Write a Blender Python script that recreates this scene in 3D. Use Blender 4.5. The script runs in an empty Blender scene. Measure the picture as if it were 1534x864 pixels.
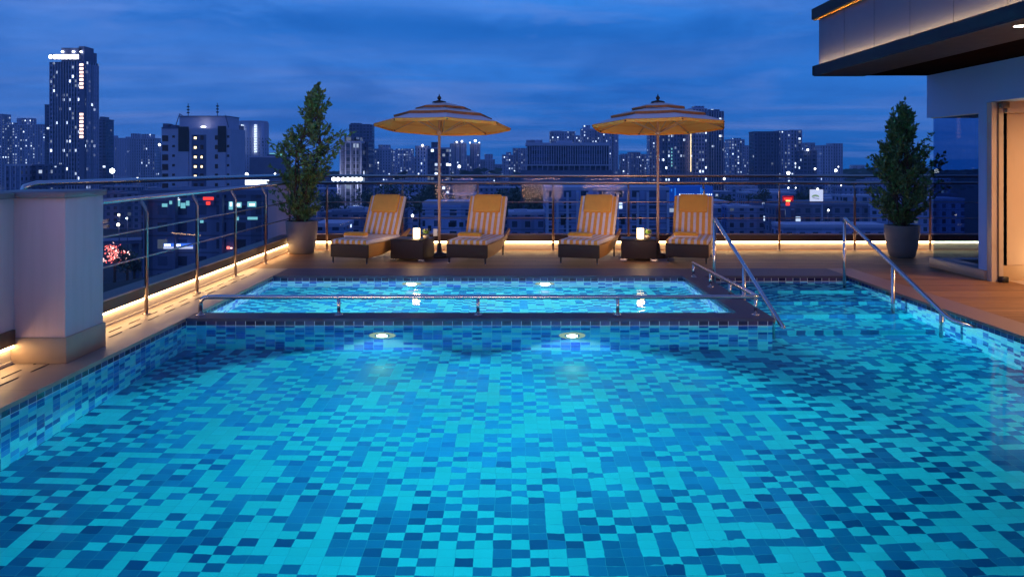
import bpy, bmesh, math, random
from mathutils import Vector, Matrix, Euler
R = math.radians
S = bpy.context.scene
COL = S.collection
rnd = random.Random(7)
EYE, F, CX, CY = 1.6, 1225.0, 766.0, 240.0      # eye height and focal length used to size far things

# ------------------------------------------------------------------ node helpers
def new_mat(name):
    m = bpy.data.materials.new(name); m.use_nodes = True
    nt = m.node_tree
    for n in list(nt.nodes): nt.nodes.remove(n)
    out = nt.nodes.new('ShaderNodeOutputMaterial')
    return m, nt, out
class NB:
    def __init__(s, nt): s.nt = nt
    def n(s, t, **kw):
        nd = s.nt.nodes.new(t)
        for k, v in kw.items(): setattr(nd, k, v)
        return nd
    def link(s, a, b): s.nt.links.new(a, b)
    def _in(s, sock, v):
        if isinstance(v, bpy.types.NodeSocket): s.link(v, sock)
        elif v is not None: sock.default_value = v
    def math(s, op, a, b=None, c=None, clamp=False):
        nd = s.n('ShaderNodeMath', operation=op); nd.use_clamp = clamp
        s._in(nd.inputs[0], a); s._in(nd.inputs[1], b)
        if c is not None: s._in(nd.inputs[2], c)
        return nd.outputs[0]
    def mixc(s, f, a, b, blend='MIX'):
        nd = s.n('ShaderNodeMix', data_type='RGBA', blend_type=blend)
        s._in(nd.inputs[0], f); s._in(nd.inputs[6], a); s._in(nd.inputs[7], b)
        return nd.outputs[2]
    def mixf(s, f, a, b):
        nd = s.n('ShaderNodeMix', data_type='FLOAT')
        s._in(nd.inputs[0], f); s._in(nd.inputs[2], a); s._in(nd.inputs[3], b)
        return nd.outputs[0]
    def comb(s, x, y, z):
        nd = s.n('ShaderNodeCombineXYZ')
        s._in(nd.inputs[0], x); s._in(nd.inputs[1], y); s._in(nd.inputs[2], z)
        return nd.outputs[0]
    def sep(s, v):
        nd = s.n('ShaderNodeSeparateXYZ'); s._in(nd.inputs[0], v); return nd.outputs
    def noise(s, vec, scale, detail=3, rough=.5, dist=0):
        nd = s.n('ShaderNodeTexNoise'); s._in(nd.inputs['Vector'], vec)
        nd.inputs['Scale'].default_value = scale; nd.inputs['Detail'].default_value = detail
        nd.inputs['Roughness'].default_value = rough; nd.inputs['Distortion'].default_value = dist
        return nd.outputs[0]
    def white(s, vec):
        nd = s.n('ShaderNodeTexWhiteNoise', noise_dimensions='3D'); s._in(nd.inputs['Vector'], vec)
        return nd.outputs
    def ramp(s, f, stops, interp='LINEAR'):
        nd = s.n('ShaderNodeValToRGB'); cr = nd.color_ramp; cr.interpolation = interp
        while len(cr.elements) < len(stops): cr.elements.new(.5)
        for e, (p, c) in zip(cr.elements, stops): e.position = p; e.color = (*c, 1) if len(c) == 3 else c
        s._in(nd.inputs[0], f); return nd.outputs[0]
    def bump(s, h, strength=.2, dist=.01):
        nd = s.n('ShaderNodeBump'); nd.inputs['Strength'].default_value = strength
        nd.inputs['Distance'].default_value = dist; s._in(nd.inputs['Height'], h); return nd.outputs[0]
    def pos(s): return s.n('ShaderNodeNewGeometry').outputs['Position']
    def obj(s): return s.n('ShaderNodeTexCoord').outputs['Object']
    def mapping(s, vec, scale=(1, 1, 1), loc=(0, 0, 0)):
        nd = s.n('ShaderNodeMapping'); s._in(nd.inputs[0], vec)
        nd.inputs['Scale'].default_value = scale; nd.inputs['Location'].default_value = loc
        return nd.outputs[0]
    def principled(s, out, **kw):
        p = s.n('ShaderNodeBsdfPrincipled')
        for k, v in kw.items():
            k = k.replace('_', ' ')
            sock = p.inputs[k]
            if isinstance(v, tuple) and len(v) == 3 and sock.type == 'RGBA': v = (*v, 1)
            s._in(sock, v)
        s.link(p.outputs[0], out.inputs[0]); return p

def plain(name, col, rough=.6, metal=0, var=.15, vscale=6, bump=0, bscale=60, coat=0, em=None, es=0, spec=.5):
    m, nt, out = new_mat(name); b = NB(nt)
    nz = b.noise(b.obj(), vscale, 4, .6)
    f = b.math('MULTIPLY_ADD', nz, 2*var, 1-var)
    c = b.n('ShaderNodeMix', data_type='RGBA', blend_type='MULTIPLY')
    c.inputs[0].default_value = 1; c.inputs[6].default_value = (*col, 1)
    b.link(f, c.inputs[7])
    kw = dict(Base_Color=c.outputs[2], Metallic=metal, Specular_IOR_Level=spec)
    kw['Roughness'] = b.math('MULTIPLY_ADD', nz, .15, max(rough-.07, .02))
    if bump: kw['Normal'] = b.bump(b.noise(b.obj(), bscale, 4), bump, .004)
    if coat: kw['Coat_Weight'] = coat
    if em: kw['Emission_Color'] = em; kw['Emission_Strength'] = es
    b.principled(out, **kw); return m
def streaked(name, col):
    m, nt, out = new_mat(name); b = NB(nt); p = b.pos()
    n1 = b.noise(b.mapping(p, (7, 7, .55)), 2.2, 5, .65); n2 = b.noise(p, 1.3, 3)
    z = b.sep(p)[2]
    low = b.math('MULTIPLY', b.math('SUBTRACT', .75, z, clamp=True), b.noise(p, 5, 4))
    dirt = b.math('ADD', b.ramp(n1, [(.45, (0, 0, 0)), (.75, (.5, .5, .5))]), low, clamp=True)
    c = b.mixc(b.math('MULTIPLY', dirt, .45), (*col, 1), (col[0]*.62, col[1]*.56, col[2]*.5, 1))
    c = b.mixc(b.math('MULTIPLY', n2, .18), c, (col[0]*.7, col[1]*.75, col[2]*.8, 1))
    b.principled(out, Base_Color=c, Roughness=.8, Normal=b.bump(b.noise(p, 70, 4), .25, .004)); return m
def glow(name, col, strength, sample=True):
    m, nt, out = new_mat(name); b = NB(nt)
    e = b.n('ShaderNodeEmission'); e.inputs[0].default_value = (*col, 1); e.inputs[1].default_value = strength
    b.link(e.outputs[0], out.inputs[0])
    if not sample: m.cycles.emission_sampling = 'NONE'
    return m
def lin(r, g, b):
    f = lambda v: ((v/255+.055)/1.055)**2.4 if v > 10 else v/255/12.92
    return (f(r), f(g), f(b))

# ------------------------------------------------------------------ materials
M = {}
def tile_mat(name, axes, w, h, toprow=False, pal=None, grout=(.30, .42, .62), gw=.035, wallmix=False):
    m, nt, out = new_mat(name); b = NB(nt)
    xyz = b.sep(b.pos()); u, v = xyz[axes[0]], xyz[axes[1]]
    cu = b.math('DIVIDE', u, w); cv = b.math('DIVIDE', b.math('ADD', v, .08), h)
    iu = b.math('FLOOR', cu); iv = b.math('FLOOR', cv)
    fu = b.math('FRACT', cu); fv = b.math('FRACT', cv)
    wn = b.white(b.comb(iu, iv, 3.7)); val = wn[0]
    par = b.math('FRACT', b.math('MULTIPLY', b.math('ADD', b.math('ADD', iu, iv), 1000.0), .5))
    par = b.math('GREATER_THAN', par, .25)
    if not toprow: val = b.math('MULTIPLY_ADD', val, .70, b.math('MULTIPLY', par, .30))
    col = b.ramp(val, pal, 'CONSTANT')
    if toprow:
        top = b.math('GREATER_THAN', v, -.0795)
        c2 = b.ramp(val, [(0, (.012, .01, .06)), (.45, (.05, .05, .16)), (.7, (.02, .03, .13)), (.85, (.07, .05, .14))], 'CONSTANT')
        col = b.mixc(top, col, c2)
    var = b.math('MULTIPLY_ADD', b.sep(wn[1])[1], .18, .91)
    cm = b.n('ShaderNodeMix', data_type='RGBA', blend_type='MULTIPLY'); cm.inputs[0].default_value = 1
    b.link(col, cm.inputs[6]); b.link(var, cm.inputs[7]); col = cm.outputs[2]
    g1 = b.math('LESS_THAN', fu, gw); g2 = b.math('LESS_THAN', fv, gw*w/h)
    g = b.math('MAXIMUM', g1, g2)
    col = b.mixc(g, col, (*grout, 1))
    ns = b.math('MULTIPLY', b.math('SUBTRACT', 1.0, g), 1.0)
    b.principled(out, Base_Color=col, Roughness=.22, Specular_IOR_Level=.5, Normal=b.bump(ns, .3, .002))
    return m
FLOORPAL = [(0, (.18, .82, .90)), (.48, (.028, .215, .46)), (.70, (.018, .16, .38)), (.88, (.012, .10, .29))]
WALLPAL = [(0, (.80, .88, .98)), (.30, (.10, .17, .62)), (.48, (.36, .58, .92)), (.72, (.30, .28, .66)), (.86, (.05, .07, .38))]
M['tile_floor'] = tile_mat('pool_floor_tile', (0, 1), .1, .084, pal=FLOORPAL, grout=(.12, .50, .64), gw=.022)
M['tile_x'] = tile_mat('pool_wall_tile_x', (0, 2), .1, .1, True, WALLPAL, (.85, .90, 1), .045)
WP2 = [(0, (.80, .82, .94)), (.40, (.16, .17, .50)), (.58, (.62, .66, .90)), (.78, (.05, .06, .32)), (.86, (.40, .40, .72))]
M['tile_x2'] = tile_mat('shallow_wall_tile_x', (0, 2), .1, .1, True, WP2, (.75, .80, .95), .03)
M['tile_y2'] = tile_mat('shallow_wall_tile_y', (1, 2), .1, .1, True, WP2, (.75, .80, .95), .03)
M['tile_y'] = tile_mat('pool_wall_tile_y', (1, 2), .1, .1, True, WALLPAL, (.85, .90, 1), .045)

# water
def water_mat(name, scale, strength, density, color):
    m, nt, out = new_mat(name); b = NB(nt)
    p = b.mapping(b.pos(), (1, 1.6, 1))
    n1 = b.noise(p, scale, 2, .5); n2 = b.noise(p, scale*3.3, 2, .5)
    amp = b.noise(b.pos(), .35, 1)
    amp = b.ramp(amp, [(.40, (.35,)*3), (.60, (1,)*3)])
    xr = b.n('ShaderNodeMapRange'); xr.inputs[1].default_value = -1.0; xr.inputs[2].default_value = 2.6; xr.inputs[3].default_value = .22; xr.inputs[4].default_value = 1.0
    b.link(b.math('ADD', b.sep(b.pos())[0], b.math('MULTIPLY', n1, 1.5)), xr.inputs[0]); amp = b.math('MULTIPLY', amp, xr.outputs[0])
    h = b.math('MULTIPLY', b.math('MULTIPLY_ADD', n2, .25, n1), amp)
    nrm = b.bump(h, strength, .02)
    g = b.n('ShaderNodeBsdfRefraction'); g.inputs['IOR'].default_value = 1.333; g.inputs['Roughness'].default_value = 0
    gl = b.n('ShaderNodeBsdfGlossy'); gl.inputs['Roughness'].default_value = .03
    fr = b.n('ShaderNodeFresnel'); fr.inputs[0].default_value = 1.333
    for q_ in (g, gl, fr): b.link(nrm, q_.inputs['Normal'])
    mx = b.n('ShaderNodeMixShader'); b.link(b.math('MULTIPLY', fr.outputs[0], .30), mx.inputs[0])
    b.link(g.outputs[0], mx.inputs[1]); b.link(gl.outputs[0], mx.inputs[2]); b.link(mx.outputs[0], out.inputs[0])
    v = b.n('ShaderNodeVolumeAbsorption'); v.inputs[0].default_value = (*color, 1); v.inputs[1].default_value = density
    b.link(v.outputs[0], out.inputs[1])
    return m
M['water'] = water_mat('pool_water', 1.9, .30, .75, (0.0, .90, .93))
M['water2'] = water_mat('shallow_pool_water', 3.0, .50, .34, (0.0, .92, .93))

# wood deck
def deck_mat():
    m, nt, out = new_mat('wood_deck'); b = NB(nt)
    xyz = b.sep(b.pos())
    cv = b.math('DIVIDE', xyz[1], .135); iv = b.math('FLOOR', cv); fv = b.math('FRACT', cv)
    jx = b.math('MULTIPLY', b.white(b.comb(iv, 1, 1))[0], 2.4)
    cu = b.math('DIVIDE', b.math('ADD', xyz[0], jx), 2.4); iu = b.math('FLOOR', cu); fu = b.math('FRACT', cu)
    wv = b.white(b.comb(iu, iv, 5))[0]
    grain = b.noise(b.mapping(b.pos(), (1.2, 22, 1)), 3, 5, .65, .4)
    col = b.ramp(wv, [(0, (.22, .10, .042)), (.5, (.31, .15, .065)), (1, (.40, .20, .09))])
    col = b.mixc(b.math('MULTIPLY', grain, .75), col, (.10, .042, .02, 1))
    gap = b.math('MAXIMUM', b.math('LESS_THAN', fv, .05), b.math('LESS_THAN', fu, .0025))
    col = b.mixc(gap, col, (.008, .004, .003, 1))
    h = b.math('ADD', b.math('MULTIPLY', grain, .3), b.math('SUBTRACT', 1.0, gap))
    b.principled(out, Base_Color=col, Roughness=b.math('MULTIPLY_ADD', grain, .35, .38), Specular_IOR_Level=.3, Normal=b.bump(h, .35, .003))
    return m
M['deck'] = deck_mat()
def stone_floor():
    m, nt, out = new_mat('beige_floor_tile'); b = NB(nt)
    xyz = b.sep(b.pos())
    fy = b.math('FRACT', b.math('DIVIDE', b.math('ADD', xyz[1], .31), 1.2))
    n = b.noise(b.pos(), 5, 6, .65); n2 = b.noise(b.pos(), .9, 3)
    col = b.ramp(n, [(.3, (.30, .235, .18)), (.7, (.42, .34, .27))])
    col = b.mixc(b.math('MULTIPLY', n2, .5), col, (.24, .18, .14, 1))
    g = b.math('LESS_THAN', fy, .004)
    col = b.mixc(g, col, (.07, .06, .05, 1))
    b.principled(out, Base_Color=col, Roughness=b.math('MULTIPLY_ADD', n, .3, .3), Normal=b.bump(n, .08, .003))
    return m
M['stone'] = stone_floor()
M['granite'] = plain('dark_granite_coping', (.05, .05, .10), .55, var=.25, vscale=40, spec=.25)
M['granite_r'] = plain('brown_stone_coping', (.20, .12, .11), .5, var=.2, vscale=30)
M['white_paint'] = streaked('white_wall_paint', (.68, .52, .56))
M['cap'] = plain('grey_cap_stone', (.23, .19, .20), .5, var=.15)
M['skirt'] = plain('beige_skirting_stone', (.42, .31, .22), .45, var=.12, vscale=5)
M['kerb_low'] = plain('cream_kerb_stone', (.62, .55, .44), .55, var=.08)
M['kerb_top'] = plain('dark_brown_kerb_stone', (.085, .05, .036), .45, var=.25)
M['steel'] = plain('brushed_steel', (.62, .62, .64), .22, 1, var=.06)
M['steel_b'] = plain('bronzed_steel_rail', (.46, .38, .36), .3, 1, var=.1)
M['roofdark'] = plain('dark_roof_membrane', (.04, .04, .045), .9)
M['led'] = glow('led_light', (1, .62, .28), 28)
M['led2'] = glow('led_light_fascia', (1, .52, .16), 125)
M['lampglass'] = glow('pool_lamp_lens', (1, .97, .88), 22)
M['lamp_halo'] = glow('lamp_halo_glow', (.80, .86, .62), .55, False)  # self-lit colour for the halo of scattered light around each pool lamp
M['wallgrey'] = plain('grey_render_wall', (.24, .42, .74), .6, var=.06, vscale=1.2)
M['panel'] = plain('charcoal_metal_panel', (.055, .072, .135), .38, .3, var=.06)
M['band'] = plain('black_metal_band', (.02, .022, .035), .6, 0, var=.15, spec=.15)
M['joint'] = plain('panel_joint_black', (.008, .008, .01), .8)
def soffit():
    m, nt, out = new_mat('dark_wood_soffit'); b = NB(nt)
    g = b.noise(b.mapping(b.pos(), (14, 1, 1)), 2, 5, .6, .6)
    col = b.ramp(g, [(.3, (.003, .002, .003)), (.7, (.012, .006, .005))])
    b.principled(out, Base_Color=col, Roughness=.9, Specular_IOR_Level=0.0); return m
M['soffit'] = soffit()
def marble():
    m, nt, out = new_mat('beige_veined_marble'); b = NB(nt)
    p = b.mapping(b.pos(), (1, 1, .55))
    w = b.n('ShaderNodeTexWave', wave_type='BANDS', bands_direction='DIAGONAL')
    b.link(p, w.inputs['Vector']); w.inputs['Scale'].default_value = 1.3; w.inputs['Distortion'].default_value = 5
    w.inputs['Detail'].default_value = 4; w.inputs['Detail Scale'].default_value = 1.5
    col = b.ramp(w.outputs[1], [(0, (.40, .30, .235)), (.02, (.43, .33, .265)), (1, (.46, .35, .29))])
    b.principled(out, Base_Color=col, Roughness=.3); return m
M['marble'] = marble()
M['cream_wall'] = plain('cream_textured_wall', (.42, .29, .20), .7, var=.06, vscale=1.5, bump=.1, bscale=200)
M['baseboard'] = plain('tan_skirting', (.38, .24, .13), .5)
def wicker():
    m, nt, out = new_mat('dark_wicker'); b = NB(nt)
    p = b.obj()
    w1 = b.n('ShaderNodeTexWave', bands_direction='Z'); b.link(p, w1.inputs[0]); w1.inputs['Scale'].default_value = 32
    w2 = b.n('ShaderNodeTexWave', bands_direction='DIAGONAL'); b.link(p, w2.inputs[0]); w2.inputs['Scale'].default_value = 20
    h = b.math('MULTIPLY', w1.outputs[1], w2.outputs[1])
    col = b.ramp(h, [(0, (.020, .011, .007)), (1, (.085, .048, .030))])
    b.principled(out, Base_Color=col, Roughness=.5, Normal=b.bump(h, .6, .004)); return m
M['wicker'] = wicker()
M['wicker_lit'] = plain('lit_wicker_side', (.46, .22, .05), .55, var=.25, vscale=60, bump=.5, bscale=120)  # right side panels only: warm light on the wicker put into its colour
def stripes(name, period, duty, a, c, axis=0, off=0.):
    m, nt, out = new_mat(name); b = NB(nt)
    x = b.sep(b.obj())[axis]
    f = b.math('FRACT', b.math('DIVIDE', b.math('ADD', x, off+10), period))
    s = b.math('GREATER_THAN', f, duty)
    col = b.mixc(s, (*a, 1), (*c, 1))
    n = b.noise(b.obj(), 14, 4, .6)
    cm = b.n('ShaderNodeMix', data_type='RGBA', blend_type='MULTIPLY'); cm.inputs[0].default_value = 1
    b.link(col, cm.inputs[6]); b.link(b.math('MULTIPLY_ADD', n, .4, .8), cm.inputs[7])
    b.principled(out, Base_Color=cm.outputs[2], Roughness=.9, Sheen_Weight=.2, Normal=b.bump(b.noise(b.obj(), 9, 3), .5, .02)); return m
YEL, WHT = (.80, .37, .065), (.72, .66, .68)
M['stripe'] = stripes('yellow_white_stripe', .096, .55, YEL, WHT, 0, .026)
M['yellow'] = plain('yellow_canvas', YEL, .9, var=.14, vscale=10, bump=.4, bscale=12)
M['whitecloth'] = plain('white_canvas', WHT, .9, var=.06, vscale=10)
M['towel'] = stripes('towel_stripe', 20, .5, (.78, .74, .74), (.80, .34, .03), 2, .010)
M['fringe'] = plain('brown_fringe', (.26, .12, .05), .9, var=.6, vscale=20)
M['pole'] = plain('pale_bamboo', (.55, .36, .26), .5, var=.12)
M['blackmetal'] = plain('black_metal', (.015, .014, .014), .4)
M['potclay'] = plain('grey_concrete_pot', (.23, .20, .18), .6, var=.2, vscale=7, bump=.2)
M['soil'] = plain('soil', (.02, .014, .01), .95)
M['bark'] = plain('bark', (.11, .075, .05), .85, var=.3, vscale=30)
def leafmat(name, a, c, scale=9):
    m, nt, out = new_mat(name); b = NB(nt)
    n = b.noise(b.pos(), scale, 4, .7)
    col = b.ramp(n, [(.3, a), (.7, c)])
    p = b.principled(out, Base_Color=col, Roughness=.35, Specular_IOR_Level=.6); return m
M['leaf'] = leafmat('ficus_leaf', (.055, .145, .038), (.20, .34, .10))
M['fartree'] = leafmat('city_tree_leaf', (.02, .045, .018), (.05, .09, .03), .6)
M['petal'] = plain('white_petal', (.80, .74, .62), .7)
M['candle'] = glow('candle_glow', (1, .66, .32), 6.5)
M['tag'] = plain('white_card', (.8, .78, .74), .6, em=(1, .85, .6, 1), es=.12)
M['screed'] = plain('drain_slot_black', (.02, .012, .008), .9)
def glassmat(name, tint, fac=1.0):
    m, nt, out = new_mat(name); b = NB(nt)
    t = b.n('ShaderNodeBsdfTransparent'); t.inputs[0].default_value = (*tint, 1)
    g = b.n('ShaderNodeBsdfGlossy'); g.inputs['Roughness'].default_value = .01
    fr = b.n('ShaderNodeFresnel'); fr.inputs[0].default_value = 1.5
    mx = b.n('ShaderNodeMixShader')
    bf = b.n('ShaderNodeNewGeometry').outputs['Backfacing']
    b.link(b.mixf(bf, 1.5, 1/1.5), fr.inputs[0])
    b.link(b.math('MULTIPLY', fr.outputs[0], fac, clamp=True), mx.inputs[0])
    b.link(t.outputs[0], mx.inputs[1]); b.link(g.outputs[0], mx.inputs[2]); b.link(mx.outputs[0], out.inputs[0]); return m
M['glass'] = glassmat('clear_railing_glass', (.95, .97, .99), .2)
M['glass_clear'] = glassmat('antireflective_glass', (.96, .98, 1), .04)
M['glass_dark'] = glassmat('tinted_window_glass', (.66, .76, .86), .12)

def facade(name, wall, glass=(.015, .02, .035), w=3.2, h=3.1, mu=.22, mv=.28, lit=.12, es=5, cool=.6, stripe=.35, seed=0.):
    m, nt, out = new_mat(name); b = NB(nt)
    geo = b.n('ShaderNodeNewGeometry'); xyz = b.sep(geo.outputs['Position']); nn = b.sep(geo.outputs['Normal'])
    side = b.math('GREATER_THAN', b.math('ABSOLUTE', nn[0]), .75)
    up = b.math('LESS_THAN', b.math('ABSOLUTE', nn[2]), .5)
    u = b.mixf(side, xyz[0], xyz[1])
    cu = b.math('DIVIDE', b.math('ADD', u, seed), w); cv = b.math('DIVIDE', xyz[2], h)
    iu, iv, fu, fv = b.math('FLOOR', cu), b.math('FLOOR', cv), b.math('FRACT', cu), b.math('FRACT', cv)
    mask = b.math('MULTIPLY', b.math('MULTIPLY', b.math('GREATER_THAN', fu, mu), b.math('LESS_THAN', fu, 1-mu)),
                  b.math('MULTIPLY', b.math('GREATER_THAN', fv, mv), b.math('LESS_THAN', fv, 1-mv*.6)))
    mask = b.math('MULTIPLY', mask, up)
    wn = b.white(b.comb(iu, iv, b.math('ADD', side, seed))); rgb = b.sep(wn[1])
    clump = b.math('MULTIPLY', b.noise(b.comb(iu, iv, seed), .18, 1), 2*lit)
    isl = b.math('LESS_THAN', wn[0], clump)
    colv = b.white(b.comb(iu, seed, side))[0]
    wallc = b.n('ShaderNodeMix', data_type='RGBA', blend_type='MULTIPLY'); wallc.inputs[0].default_value = 1
    wallc.inputs[6].default_value = (*wall, 1); b.link(b.math('MULTIPLY_ADD', colv, 2*stripe, 1-stripe), wallc.inputs[7])
    bandf = b.math('MULTIPLY', b.math('LESS_THAN', fv, .10), up)
    wcol = b.mixc(b.math('MULTIPLY', bandf, .45), wallc.outputs[2], (.02, .02, .035, 1))
    gl2 = b.mixc(rgb[2], (*glass, 1), (glass[0]*4, glass[1]*4.5, glass[2]*5, 1))
    col = b.mixc(mask, wcol, gl2)
    lc = b.mixc(b.math('GREATER_THAN', rgb[0], cool), (.62, .76, 1, 1), (1, .80, .55, 1))
    st = b.math('MULTIPLY', b.math('MULTIPLY', mask, isl), b.math('MULTIPLY_ADD', b.math('POWER', rgb[1], 4), es*1.6, es*.08))
    b.principled(out, Base_Color=col, Roughness=b.mixf(mask, .8, .25), Emission_Color=lc, Emission_Strength=st)
    m.cycles.emission_sampling = 'NONE'
    return m
BL = (.20, .21, .34)
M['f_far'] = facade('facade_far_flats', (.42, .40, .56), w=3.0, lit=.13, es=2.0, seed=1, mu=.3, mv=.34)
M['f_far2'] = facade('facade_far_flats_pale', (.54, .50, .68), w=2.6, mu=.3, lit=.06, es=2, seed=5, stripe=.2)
M['f_dense'] = facade('facade_dense_lit', (.44, .41, .58), w=2.8, lit=.30, es=2.0, seed=9, mu=.3, mv=.34)
M['f_dark'] = facade('facade_dark_slab', (.11, .13, .24), w=3.4, lit=.03, es=2, seed=13, mu=.15)
M['f_tower'] = facade('facade_tall_tower', (.28, .26, .40), w=2.6, h=3.4, mu=.2, lit=.17, es=3, seed=17, stripe=.6, cool=.75)
M['f_mid'] = facade('facade_mid_building', (.42, .42, .60), w=4.2, h=3.4, lit=.0, es=3, seed=21, mu=.34, stripe=.12)
M['f_low'] = facade('facade_low_rise', (.24, .27, .46), w=4.0, h=3.3, mu=.3, lit=.03, es=1.2, seed=25, stripe=.25)
M['f_low2'] = facade('facade_low_rise_pale', (.34, .38, .62), w=5.0, h=3.4, mu=.28, lit=.03, es=1.2, seed=31, stripe=.2)
M['f_low3'] = facade('facade_low_rise_dark', (.14, .15, .25), w=3.6, h=3.1, mu=.25, lit=.05, es=1.2, seed=37, cool=.4)
M['f_fin'] = facade('facade_finned_office', (.10, .12, .24), w=3.5, h=4, mu=.05, lit=.01, es=4, seed=41, stripe=.7)
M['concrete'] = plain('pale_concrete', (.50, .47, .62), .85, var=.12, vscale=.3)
M['concrete_d'] = plain('dark_concrete', (.15, .16, .26), .9, var=.2, vscale=.3)
M['brownpanel'] = plain('brown_cladding', (.055, .045, .045), .7, var=.1, vscale=.3)
M['darkwin'] = plain('dark_window_glass', (.008, .009, .014), .2)
M['lit_warm'] = glow('lit_window_warm', (1, .78, .45), 3.0, False)
M['lit_cool'] = glow('lit_window_cool', (.75, .9, 1), 3.0, False)
M['lit_teal'] = glow('lit_window_teal', (.25, .75, .85), .8, False)
M['orange_lit'] = glow('lit_stairwell_orange', (1, .66, .55), 3.2, False)
M['sign_white'] = glow('sign_white_light', (.92, .96, 1), 6, False)
M['spark'] = glow('floodlight_white', (.85, .93, 1), 12, False)
M['spark_w'] = glow('floodlight_warm', (1, .85, .6), 14, False)
M['red_neon'] = glow('red_neon', (1, .05, .04), 1.6, False)
M['yellow_neon'] = glow('yellow_neon', (1, .55, .12), 3.0, False)
M['board_white'] = glow('billboard_white', (.62, .68, .95), 1.0, False)
M['board_green'] = glow('billboard_green', (.25, .42, .22), .8, False)
M['board_dark'] = glow('billboard_dark', (.12, .12, .20), .7, False)
M['sign_blue'] = glow('sign_blue', (.05, .16, .75), 1.3, False)
M['blue_glow'] = glow('blue_floodlit', (.02, .20, .85), .9, False)
M['red_blob'] = glow('red_lamp_glow', (1, .16, .14), 2.4, False)
M['pink_blob'] = glow('pink_lamp_glow', (1, .55, .50), 3.0, False)

# ------------------------------------------------------------------ mesh helpers
def box(bm, x0, x1, y0, y1, z0, z1, mi=0):
    vs = [bm.verts.new(p) for p in ((x0, y0, z0), (x1, y0, z0), (x1, y1, z0), (x0, y1, z0), (x0, y0, z1), (x1, y0, z1), (x1, y1, z1), (x0, y1, z1))]
    for f in ((0, 3, 2, 1), (4, 5, 6, 7), (0, 1, 5, 4), (1, 2, 6, 5), (2, 3, 7, 6), (3, 0, 4, 7)):
        fc = bm.faces.new([vs[i] for i in f]); fc.material_index = mi
    return vs
def quad(bm, pts, mi=0):
    f = bm.faces.new([bm.verts.new(p) for p in pts]); f.material_index = mi; return f
def prism(bm, poly, z0, z1, mi=0):
    a = [bm.verts.new((x, y, z0)) for x, y in poly]; c = [bm.verts.new((x, y, z1)) for x, y in poly]
    n = len(poly)
    bm.faces.new(a[::-1]).material_index = mi; bm.faces.new(c).material_index = mi
    for i in range(n): bm.faces.new((a[i], a[(i+1) % n], c[(i+1) % n], c[i])).material_index = mi
def extrude_yz(bm, poly, x0, x1, mi=0):
    a = [bm.verts.new((x0, y, z)) for y, z in poly]; c = [bm.verts.new((x1, y, z)) for y, z in poly]
    n = len(poly)
    bm.faces.new(a).material_index = mi; bm.faces.new(c[::-1]).material_index = mi
    for i in range(n): bm.faces.new((a[i], c[i], c[(i+1) % n], a[(i+1) % n])).material_index = mi
def tube(bm, pts, r, n=12, mi=0, caps=True):
    pts = [Vector(p) for p in pts]; rings = []
    rr = r if isinstance(r, (list, tuple)) else [r]*len(pts)
    up = Vector((0, 0, 1))
    for i, p in enumerate(pts):
        d = (pts[min(i+1, len(pts)-1)]-pts[max(i-1, 0)]).normalized()
        ref = up if abs(d.z) < .95 else Vector((0, 1, 0))
        a = d.cross(ref).normalized(); c = a.cross(d).normalized()
        rings.append([bm.verts.new(p+(a*math.cos(t)+c*math.sin(t))*rr[i]) for t in [2*math.pi*k/n for k in range(n)]])
    for i in range(len(rings)-1):
        for k in range(n):
            f = bm.faces.new((rings[i][k], rings[i][(k+1) % n], rings[i+1][(k+1) % n], rings[i+1][k])); f.smooth = True; f.material_index = mi
    if caps:
        bm.faces.new(rings[0][::-1]).material_index = mi; bm.faces.new(rings[-1]).material_index = mi
def lathe(bm, prof, n=28, c=(0, 0), mi=0, cap=True):
    rings = []
    for r, z in prof:
        rings.append([bm.verts.new((c[0]+r*math.cos(2*math.pi*k/n), c[1]+r*math.sin(2*math.pi*k/n), z)) for k in range(n)])
    for i in range(len(rings)-1):
        for k in range(n):
            f = bm.faces.new((rings[i][k], rings[i][(k+1) % n], rings[i+1][(k+1) % n], rings[i+1][k])); f.smooth = True; f.material_index = mi
    if cap:
        bm.faces.new(rings[0][::-1]).material_index = mi; bm.faces.new(rings[-1]).material_index = mi
def rbox(bm, x0, x1, y0, y1, z0, z1, r, mi=0, seg=3):
    t = bmesh.new(); box(t, x0, x1, y0, y1, z0, z1)
    bmesh.ops.bevel(t, geom=list(t.edges), offset=r, segments=seg, profile=.5, affect='EDGES')
    me = bpy.data.meshes.new('tmp'); t.to_mesh(me); t.free()
    n0 = len(bm.faces); bm.from_mesh(me); bpy.data.meshes.remove(me)
    bm.faces.ensure_lookup_table()
    for f in bm.faces[n0:]: f.material_index = mi; f.smooth = True
def obj(name, bm, mats, parent=None, loc=None, rot=None, recalc=True):
    if recalc: bmesh.ops.recalc_face_normals(bm, faces=bm.faces)
    me = bpy.data.meshes.new(name); bm.to_mesh(me); bm.free()
    if not isinstance(mats, (list, tuple)): mats = [mats]
    for m in mats: me.materials.append(M[m] if isinstance(m, str) else m)
    o = bpy.data.objects.new(name, me); COL.objects.link(o)
    if parent: o.parent = parent
    if loc: o.location = loc
    if rot: o.rotation_euler = rot
    return o
def tag(o, label=None, cat=None, group=None, kind=None):
    if label: o['label'] = label
    if cat: o['category'] = cat
    if group: o['group'] = group
    if kind: o['kind'] = kind
    return o
def thing(name, label, cat, loc=(0, 0, 0), rz=0, group=None):
    o = bpy.data.objects.new(name, None); COL.objects.link(o); o.location = loc; o.rotation_euler = (0, 0, rz)
    o.empty_display_size = .2
    return tag(o, label, cat, group)
def wpart(name, bm, mats, root):      # part modelled in world coordinates under an unrotated root
    o = obj(name, bm, mats, root); o.location = -root.location; return o
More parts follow.
